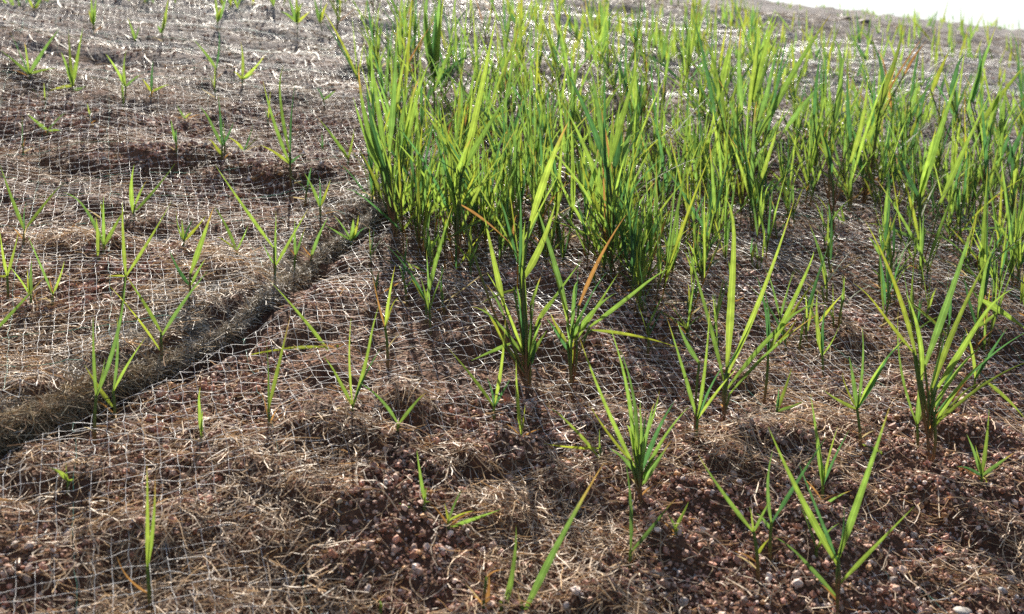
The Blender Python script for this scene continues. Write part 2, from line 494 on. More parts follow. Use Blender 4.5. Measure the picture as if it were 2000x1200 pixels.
def grit(x, y, gs):
    global V, F, C
    n = len(x)
    a = rng.uniform(0, 6.28, n); ca, sa = np.cos(a), np.sin(a)
    v = O6[None] + rng.normal(0, 0.26, (n, 6, 3))
    v = np.stack([v[..., 0] * ca[:, None] - v[..., 1] * sa[:, None], v[..., 0] * sa[:, None] + v[..., 1] * ca[:, None], v[..., 2]], -1)
    gv = np.stack([x, y, h_ground(x, y) + gs * 0.6], -1)[:, None] + v * (gs * 1.12)[:, None, None]
    gf = (O8[None] + (np.arange(n) * 6)[:, None, None]).reshape(-1, 3)
    gc = np.repeat(STONE_COLS[rng.integers(0, len(STONE_COLS), n)] * rng.uniform(0.5, 1.4, (n, 1)), 6, axis=0)
    F = np.concatenate([F, gf + len(V)]); V = np.concatenate([V, gv.reshape(-1, 3)]); C = np.concatenate([C, gc])
grit(x, y, gs)
# sand grains between the stones
x, y = wedge(42000, 0.42, 0.95)
k = rng.uniform(0, 1, len(x)) < 0.5 + 1.6 * gravel_mask(x, y)
grit(x[k], y[k], rng.uniform(0.0005, 0.0011, int(k.sum())))
obj('gravel', mesh_from('gravel', V, F, C, smooth=False), M_STONE, label='pinkish brown coarse gravel lying in patches over the slope', cat='gravel', kind='stuff')

# straw and fibre strands
def strands(x, y, zbase, length, nseg, curl, lift, droop=0.6):
    n = len(x)
    az = rng.uniform(0, 2 * math.pi, n)
    tw = rng.normal(0, curl, n)
    kink = rng.normal(0, curl * 0.5, (n, nseg + 1))
    el = rng.normal(0, lift, n)
    t = np.linspace(-0.5, 0.5, nseg + 1)
    a = az[:, None] + tw[:, None] * t[None] * 2 + np.cumsum(kink, 1)
    st = (length / nseg)[:, None]
    px = np.cumsum(np.cos(a) * st, 1); py = np.cumsum(np.sin(a) * st, 1)
    px += (x - px.mean(1))[:, None]; py += (y - py.mean(1))[:, None]
    return px, py, el[:, None] * t[None] * length[:, None] + zbase

STRAW_COLS = np.array([(0.52, 0.44, 0.34), (0.42, 0.34, 0.25), (0.62, 0.55, 0.45), (0.33, 0.26, 0.18), (0.48, 0.42, 0.36), (0.55, 0.42, 0.26)])

def straw_density(x, y):
    return np.clip(0.72 + 0.9 * fbm(x * 7, y * 11, 61, 2) + blob_sum(SB, x, y) - 0.8 * np.clip(gravel_mask(x, y) * 3, -0.2, 0.8), 0.14, 1)

def near_straw(n, l0, l1, lift, top, tone, tube, ymax=1.35):
    x, y = wedge(n, 0.42, ymax)
    de = edge_dist(x, y)[0]
    k = (rng.uniform(0, 1, len(x)) < straw_density(x, y)) & ~((de > -0.032) & (de < 0.004) & (y < 1.3))
    x, y = x[k], y[k]
    ln = rng.uniform(l0, l1, len(x))
    px, py, pz = strands(x, y, 0, ln, 4, 0.62, lift)
    hg = h_ground(px, py)
    pz = np.maximum(hg * 0.55 + 0.45 * h_ground(x, y)[:, None] + pz + rng.uniform(0.0003, top, len(x))[:, None], hg + 0.0002)
    C = STRAW_COLS[rng.integers(0, 6, len(x))] * rng.uniform(0.55, 1.1, (len(x), 1)) * tone
    P = np.stack([px, py, pz], -1)
    if tube:
        return tubes(P, np.repeat(rng.uniform(0.00010, 0.00025, len(x))[:, None], 5, 1), 3, C)
    return ribbons(P, np.repeat(rng.uniform(0.00028, 0.00058, len(x))[:, None], 5, 1), C)

V1, F1, C1 = join([near_straw(40000, 0.008, 0.035, 0.15, 0.003, np.array([0.42, 0.31, 0.23]), False),
                   near_straw(18000, 0.009, 0.036, 0.30, 0.006, np.array([1.3, 1.13, 0.97]), True),
                   near_straw(30000, 0.006, 0.030, 0.30, 0.006, np.array([1.4, 1.22, 1.04]), False, 0.85)])
x, y = wedge(27000, 1.3, 2.9)
ln = rng.uniform(0.015, 0.05, len(x))
px, py, pz = strands(x, y, 0, ln, 3, 0.5, 0.22)
pz = h_ground(px, py) + pz * 0.5 + rng.uniform(0.001, 0.006, len(x))[:, None]
C = STRAW_COLS[rng.integers(0, 6, len(x))] * rng.uniform(0.4, 1.0, (len(x), 1)) * np.array([0.88, 0.88, 0.92])
V2, F2, C2 = ribbons(np.stack([px, py, pz], -1), np.full(px.shape, 0.0008), C)
V = np.concatenate([V1, V2]); F = np.concatenate([F1, F2 + len(V1)]); C = np.concatenate([C1, C2])
obj('straw', mesh_from('straw', V, F, C), M_STRAW, label='dry tan straw strands strewn loosely over the brown soil', cat='straw', kind='stuff')

# ------------------------------------------------------------------ the two erosion mats
VPX, VPY = 190.0, -430.0
_vd = ray_of(np.array([VPX]), np.array([VPY]))[0]
WARP = _vd[:2] / np.linalg.norm(_vd[:2])
WEFT = np.array([WARP[1], -WARP[0]])

def net(seed, upper, cell=0.0086):
    ia = np.arange(-195, 196); ib = np.arange(22, 296)
    A, B = np.meshgrid(ia * cell, ib * cell, indexing='ij')
    X = A * WEFT[0] + B * WARP[0]; Y = A * WEFT[1] + B * WARP[1]
    amp = 0.020
    X = X + amp * fbm(X * 5 + 3, Y * 5, seed, 2) + 0.0025 * fbm(X * 30, Y * 30, seed + 2, 2) + rng.normal(0, 0.0004, X.shape)
    Y = Y + amp * 0.8 * fbm(X * 5 + 9, Y * 5, seed + 4, 2) + 0.004 * fbm(X * 24, Y * 30, seed + 6, 2) + rng.normal(0, 0.0004, X.shape)
    d, s = edge_dist(X, Y)
    if upper:
        keep = d > 0.001
    else:
        keep = d < -0.023
    keep &= (np.abs(X) < 0.58 * (Y + 0.12)) & (Y > 0.42) & (Y < 2.35)
    # where soil and gravel have covered the net
    if upper:
        off = 0.0075 + 0.012 * fbm(X * 9, Y * 13, seed + 9, 2)
    else:
        scr = (X / np.maximum(Y, .1)) * 0.5
        bury = sstep(0.78, 0.52, Y - 0.25 * (X + 0.1))
        bury = np.maximum(bury * sstep(-0.30, -0.02, X), 0.55 * sstep(0.62, 0.5, Y))
        off = (0.0115 + 0.009 * fbm(X * 9, Y * 13, seed + 9, 2)) * (1 - 0.75 * sstep(-0.05, -0.012, d)) - 0.0150 * bury
    wr = 0.0045 * np.sin((X * 0.75 - Y * 0.55) * 150 + 7 * fbm(X * 7, Y * 7, seed + 12, 2)) * sstep(-0.05, 0.2, fbm(X * 5, Y * 6, seed + 13, 2))
    if upper:
        off = off + 0.006 * np.exp(-(d / 0.02) ** 2)
    Z = h_smooth(X + 0 * d, Y) + 0.6 * h_ledges(X, Y, 3.0) + off + np.abs(wr) + rng.normal(0, 0.0003, X.shape)
    P = np.stack([X, Y, Z], -1)
    near = Y < 1.35
    segs = []; cols = []
    green_w = rng.uniform(0, 1, len(ia)) < 0.10
    green_f = rng.uniform(0, 1, len(ib)) < 0.08
    for axis in (0, 1):
        if axis == 0:      # weft: along A
            p, q = P[:-1], P[1:]; kk = keep[:-1] & keep[1:]; gr = np.broadcast_to(green_f[None, :], kk.shape); nn = near[:-1]
        else:
            p, q = P[:, :-1], P[:, 1:]; kk = keep[:, :-1] & keep[:, 1:]; gr = np.broadcast_to(green_w[:, None], kk.shape); nn = near[:, :-1]
        kk = kk & (rng.uniform(0, 1, kk.shape) > 0.05)
        for isnear in (True, False):
            m = kk & (nn == isnear)
            a, b = p[m], q[m]
            if isnear:
                mid = (a + b) / 2 + rng.normal(0, 0.0003, a.shape)
                pts = np.stack([a, mid, b], 1)
            else:
                pts = np.stack([a, b], 1)
            r = (0.00017 if axis == 1 else 0.00013) * rng.uniform(0.8, 1.25, len(a))
            if not isnear:
                r = r * 1.1
            c = np.where(gr[m][:, None], np.array([0.16, 0.50, 0.40]), np.array([0.90, 0.89, 0.88])) * rng.uniform(0.8, 1.05, (len(a), 1))
            R = np.repeat(r[:, None], pts.shape[1], 1)
            V, F, C = tubes(pts, R, 3, c)
            segs.append((V, F, C))
    # knots where the threads cross
    kn = P[keep & near]
    o = np.array([(1, 0, 0), (-1, 0, 0), (0, 1, 0), (0, -1, 0), (0, 0, 1), (0, 0, -1)], float)
    of = np.array([(0, 2, 4), (2, 1, 4), (1, 3, 4), (3, 0, 4), (2, 0, 5), (1, 2, 5), (3, 1, 5), (0, 3, 5)])
    return segs, (kn, o, of)

mat_up = empty('erosion_mat', (EDGE[70, 0], EDGE[70, 1], 0), 'upper erosion mat with a thick brown folded edge running diagonally', 'erosion mat')
mat_lo = empty('erosion_mat', (0.2, 0.9, 0), 'lower erosion mat of white net tucked beneath the diagonal folded edge', 'erosion mat')

def local(V, parent):
    return V - np.array(parent.location)

for parent, up, seed in ((mat_up, True, 70), (mat_lo, False, 90)):
    segs, (kn, o6, of6) = net(seed, up)
    V, F, C = join(segs)
    me = mesh_from('net', local(V, parent), F, C)
    n_o = obj('net', me, M_NET, parent, kind='stuff')
    n = len(kn)
    sc = rng.uniform(0.0003, 0.0005, (n, 1, 1))
    KV = (kn[:, None, :] + o6[None] * sc).reshape(-1, 3)
    KF = (of6[None] + (np.arange(n) * 6)[:, None, None]).reshape(-1, 3)
    obj('knots', mesh_from('knots', local(KV, n_o.parent), KF, np.full((len(KV), 3), 0.82)), M_NET, parent, kind='stuff')

# sheet of the upper mat along its edge: a rolled lip, then lying back under the litter
def mat_sheet():
    ns = len(ES); ts = np.concatenate([np.linspace(0, 1, 9)[:-1], np.linspace(1, 2, 24)])
    V = np.zeros((ns, len(ts), 3)); Cc = np.zeros((ns, len(ts), 3))
    lip = (0.0028 + 0.0006 * np.exp(-((ES - SROLL) / 0.07) ** 2)) * (1 + 0.9 * fbm(ES * 30, ES * 0 + 1.7, 78, 2))
    for j, t in enumerate(ts):
        if t < 1:      # around the lip
            th = math.pi * (1 - t) * 1.05
            off = -0.010 - lip * math.sin(th) * 1.1 + (0.008 if t == 0 else 0)
            dz = 0.004 + lip * (1 + math.cos(th)) * 1.0
        else:
            u = t - 1
            off = -0.010 + u * 0.13
            dz = (0.004 + 2 * lip) * (1 - u) ** 1.5 - 0.004 * u
        X = EDGE[:, 0] + ENOR[:, 0] * off; Y = EDGE[:, 1] + ENOR[:, 1] * off
        base = h_low(EDGE[:, 0] - ENOR[:, 0] * 0.02, EDGE[:, 1] - ENOR[:, 1] * 0.02) - 0.002
        hs = h_smooth(X, Y)
        if t < 1:
            Z = np.maximum(base, hs - 0.012) + dz + 0.003 * fbm(ES * 40, ES * 0 + t * 3, 77, 3)
        else:
            bl = min(1, (t - 1) * 5)
            Z = (1 - bl) * (np.maximum(base, hs - 0.012) + dz) + bl * (hs + 0.004 - 0.016 * (t - 1)) + 0.003 * fbm(ES * 40, ES * 0 + t * 6, 77, 3)
        V[:, j] = np.stack([X, Y, Z], -1)
        Cc[:, j] = (0.10, 0.072, 0.045) if t < 0.9 else (0.17, 0.135, 0.10)
    m = EDGE[:, 1] < 1.5
    V = V[m]; Cc = Cc[m]; ns = len(V); k = len(ts)
    i = np.arange(ns - 1)[:, None] * k; j = np.arange(k - 1)[None]
    F = np.stack([i + j, i + j + 1, i + k + j + 1, i + k + j], -1).reshape(-1, 4)
    return V, F, Cc.reshape(-1, 3)

SV, SF, SCc = mat_sheet()
sheet = obj('sheet', mesh_from('sheet', local(SV.reshape(-1, 3), mat_up), SF, SCc), M_MAT, mat_up)

# fibres of the mat: fine curly brown ones matted along the lip, pale ones over the sheet
def edge_fibres(n, u0, u1, cols, rad, lmin, lmax, curl, jit, sbias=None, flat=False):
    ns, k = SV.shape[:2]
    if sbias is None:
        si = rng.uniform(0, ns - 1.01, n) if True else 0
        # even on screen rather than along the edge: more of them near
        wgt = 1 / np.maximum(EDGE[:ns, 1], .3) ** 1.3
    else:
        wgt = np.exp(-((ES[:ns] - SROLL) / sbias) ** 2)
    wgt = wgt / wgt.sum()
    si = np.clip(rng.choice(ns, n, p=wgt) + rng.uniform(0, 1, n), 0, ns - 1.01)
    ti = rng.uniform(u0, u1, n) * (k - 1.01)
    a = si.astype(int); b = ti.astype(int); fa = (si - a)[:, None]; fb = (ti - b)[:, None]
    P = (SV[a, b] * (1 - fa) + SV[a + 1, b] * fa) * (1 - fb) + (SV[a, b + 1] * (1 - fa) + SV[a + 1, b + 1] * fa) * fb
    nrm = np.cross(SV[a, b + 1] - SV[a, b], SV[a + 1, b] - SV[a, b]); nrm /= np.linalg.norm(nrm, axis=1, keepdims=True) + 1e-12
    nrm = np.where(nrm[:, 2:3] < -0.2, -nrm, nrm)
    D = rng.normal(size=(n, 3)); D -= (D * nrm).sum(1, keepdims=True) * nrm * 0.85
    D /= np.linalg.norm(D, axis=1, keepdims=True)
    S = np.cross(D, nrm)
    L = rng.uniform(lmin, lmax, n)
    t = np.linspace(-0.5, 0.5, 5)
    w1 = rng.normal(0, curl, n)
    Q = P[:, None] + D[:, None] * (t[None] * L[:, None])[..., None] + S[:, None] * ((t[None] ** 2 - 0.08) * (w1 * L)[:, None])[..., None]
    Q = Q + nrm[:, None] * (rng.uniform(0.0003, jit, (n, 1, 1))) + rng.normal(0, 0.0006, Q.shape)
    C = cols[rng.integers(0, len(cols), n)] * rng.uniform(0.6, 1.2, (n, 1))
    if flat:
        return ribbons(Q, np.full((n, 5), rad * 2), C)
    return tubes(Q, np.full((n, 5), rad), 3, C)

BROWN = np.array([(0.20, 0.15, 0.09), (0.28, 0.22, 0.14), (0.36, 0.30, 0.20), (0.16, 0.12, 0.075), (0.27, 0.17, 0.10)])
GREY = np.array([(0.50, 0.44, 0.36), (0.40, 0.35, 0.29), (0.58, 0.54, 0.48), (0.33, 0.27, 0.20)])
sg = [edge_fibres(7000, 0.0, 0.20, BROWN, 0.00017, 0.008, 0.022, 1.3, 0.003),
      edge_fibres(3600, 0.0, 0.27, np.concatenate([BROWN, BROWN * 1.5]), 0.00017, 0.010, 0.030, 1.5, 0.012, sbias=0.06, flat=True)]
V, F, C = join(sg)
obj('edge_fringe', mesh_from('edge_fringe', local(V, mat_up), F, C), M_WOOL, mat_up, kind='stuff')
V, F, C = edge_fibres(17000, 0.17, 0.80, GREY, 0.00019, 0.008, 0.028, 1.2, 0.003, flat=True)
obj('matted_fibre', mesh_from('matted_fibre', local(V, mat_up), F, C), M_STRAW, mat_up, kind='stuff')

# ------------------------------------------------------------------ grass
GREEN = [(0.125, 0.195, 0.038), (0.105, 0.180, 0.040), (0.148, 0.210, 0.040), (0.085, 0.160, 0.044)]
PAL = {'g': None, 'b': (0.040, 0.105, 0.040), 'y': (0.165, 0.195, 0.028), 'd': (0.19, 0.105, 0.042), 'p': (0.27, 0.225, 0.15)}

def leaf_mesh(P0, P1, P2, width, code, face, fold=0.28, k=9):
    """blade on a quadratic curve; face = direction its flat side looks to"""
    t = np.linspace(0, 1, k + 1)
    P = ((1 - t) ** 2)[:, None] * P0 + (2 * t * (1 - t))[:, None] * P1 + (t ** 2)[:, None] * P2
    T = np.gradient(P, axis=0); T /= np.linalg.norm(T, axis=1, keepdims=True) + 1e-12
    S = np.cross(T, face); S /= np.linalg.norm(S, axis=1, keepdims=True) + 1e-12
    tw = rng.normal(0, 0.35)
    Nn = np.cross(S, T)
    ang = tw * t
    S2 = S * np.cos(ang)[:, None] + Nn * np.sin(ang)[:, None]; N2 = np.cross(S2, T)
    prof = np.minimum(1, 0.40 + 2.4 * t) * np.clip((1 - t) / 0.76, 0, 1) ** 0.85
    prof[-1] = 0.02
    if rng.uniform() < 0.3:      # the last part of the blade hangs over
        P = P + np.array([rng.normal(0, .5), rng.normal(0, .3), -1.0]) * (np.linalg.norm(P2 - P0) * rng.uniform(0.03, 0.12) * np.clip((t - 0.6) / 0.4, 0, 1) ** 2)[:, None]
    wv = width * prof * (1 + 0.04 * rng.normal(size=k + 1))
    V = np.stack([P - S2 * wv[:, None] / 2, P - N2 * (fold * wv)[:, None] / 2, P + S2 * wv[:, None] / 2], 1).reshape(-1, 3)
    i = np.arange(k)[:, None] * 3; j = np.array([0, 1])[None]
    F = np.stack([i + j, i + j + 1, i + 3 + j + 1, i + 3 + j], -1).reshape(-1, 4)
    uv = np.stack([np.tile([0, .5, 1], k + 1), np.repeat(t, 3)], 1)
    g = np.array(GREEN[rng.integers(0, 4)]) * rng.uniform(0.8, 1.15)
    c = np.tile(g, (k + 1, 1))
    yl = np.array((0.15, 0.20, 0.03))
    c = c + (yl - c) * (0.35 * np.clip(1 - t * 5, 0, 1))[:, None]
    if code in ('b', 'y', 'd', 'p'):
        c = np.tile(np.array(PAL[code]) * rng.uniform(0.8, 1.1), (k + 1, 1))
    if code == 'y':
        c = c + (g - c) * (0.5 * np.clip(1 - t * 2, 0, 1))[:, None]
    if code == 'o':
        q = sstep(0.62, 0.9, t)[:, None]; c = c * (1 - q) + np.array((0.22, 0.145, 0.05)) * q
    elif code == 'g' and rng.uniform() < 0.25:
        q = sstep(0.8, 1.0, t)[:, None]; c = c * (1 - q) + np.array((0.20, 0.15, 0.03)) * q
    return V, F, np.repeat(c, 3, axis=0), uv

def add_leaf(parent, P0, P2, width, code='g', bow=None, face=None, ctrl=None):
    P0 = np.asarray(P0); P2 = np.asarray(P2)
    L = np.linalg.norm(P2 - P0)
    if ctrl is None:
        side = np.cross(P2 - P0, [0, 1., 0]); side /= np.linalg.norm(side) + 1e-9
        b = rng.normal(0, 0.06) if bow is None else bow
        ctrl = (P0 + P2) / 2 + np.array([0, 0, 1.0]) * L * rng.uniform(0.0, 0.05) + side * b * L
    if face is None:
        a = rng.normal(0, 0.32)
        face = np.array([math.sin(a), -math.cos(a), rng.uniform(0.0, 0.5)])
    V, F, C, uv = leaf_mesh(P0, ctrl, P2, width, code, face)
    me = mesh_from('leaf', V - np.array(parent.location), F, C, uv)
    return obj('leaf', me, M_LEAF, parent)

def add_stem(parent, P0, P1, r0, r1, red=1.0):
    t = np.linspace(0, 1, 6)
    bend = rng.normal(0, 0.03, 3) * np.linalg.norm(P1 - P0); bend[2] = 0
    P = P0[None] * (1 - t)[:, None] + P1[None] * t[:, None] + bend[None] * (t * (1 - t) * 4)[:, None]
    V, F, _ = tubes(P[None], (r0 + (r1 - r0) * t)[None], 6, None)
    lo = np.array((0.24, 0.125, 0.055)); hi = np.array((0.115, 0.18, 0.035))
    q = sstep(0.15, 0.75, t)[:, None]
    c = np.repeat(lo * (1 - q) + hi * q, 6, axis=0)
    me = mesh_from('stem', V - np.array(parent.location), F, c)
    return obj('stem', me, M_STEM, parent)

def at_depth(px, py, dep):
    d = ray_of(np.array([px], float), np.array([py], float))[0]
    return CAM + dep * d

def hand_plant(label, base, top, leaves, group=None, name='grass_plant', cat='grass plant'):
    B = hit([base[0]], [base[1]], h_smooth)[0]
    zg = float(h_ground(np.array([B[0]]), np.array([B[1]]))[0])
    dep = float((B - CAM) @ FWD)
    B = np.array([B[0], B[1], zg])
    e = empty(name, tuple(B), label, cat, group)
    T = at_depth(top[0], top[1], dep)
    if T[2] < B[2] + 0.003:
        T = B + np.array([0, 0, 0.004])
    add_stem(e, B - np.array([0, 0, 0.006]), T + (T - B) * 0.02, 0.0011, 0.0008)
    for lf in leaves:
        tx, ty, wd = lf[:3]
        code = lf[3] if len(lf) > 3 else 'g'
        a = T if len(lf) < 5 else at_depth(lf[4][0], lf[4][1], dep)
        ax = T - B
        q = float(np.clip((a - B) @ ax / (ax @ ax), 0, 1))
        if len(lf) >= 5 and np.linalg.norm(a - (B + ax * q)) > 0.0022 and a[2] > B[2] + 0.004:
            f0 = B + ax * min(q, 1) * rng.uniform(0.0, 0.75)
            if q < 0.05:
                f0 = B + ax * 0.2
            add_stem(e, f0, a + (a - f0) * 0.03, 0.0008, 0.0007)
        bow = lf[5] if len(lf) > 5 else None
        tip = at_depth(tx, ty, dep)
        L = np.linalg.norm(tip - a)
        dd = float(np.clip(rng.normal(0, 0.22), -0.4, 0.4)) * L
        tip = at_depth(tx, ty, dep + dd)
        add_leaf(e, a, tip, wd * (0.7 if code == 'd' else 0.88) * dep / FPX, code, bow)
    hh = max(0.012, T[2] - B[2])
    def loose(code, z0, L, inc, wdt):
        q = rng.uniform(0, 6.28)
        a = B + (T - B) * z0
        D = np.array([math.cos(q) * math.sin(inc), math.sin(q) * math.sin(inc), math.cos(inc)])
        tip = a + D * L
        add_leaf(e, a, tip - np.array([0, 0, 0.12 * L]), wdt, code, ctrl=(a + tip) / 2 + np.array([0, 0, 0.1 * L]))
    for _ in range(int(rng.integers(0, 3))):           # withered leaves round the foot
        loose('p' if rng.uniform() < .5 else 'd', rng.uniform(0.1, 0.5), rng.uniform(0.010, 0.022), rng.uniform(0.6, 1.3), 0.0011)
    if len(leaves) >= 8:
        Lm = max(np.linalg.norm(at_depth(l[0], l[1], dep) - B) for l in leaves)
        for _ in range(6):
            loose('g' if rng.uniform() < .8 else 'b', rng.uniform(0.5, 1.0), Lm * rng.uniform(0.25, 0.6), rng.uniform(0.1, 0.85), rng.uniform(0.0018, 0.0034))
    return e

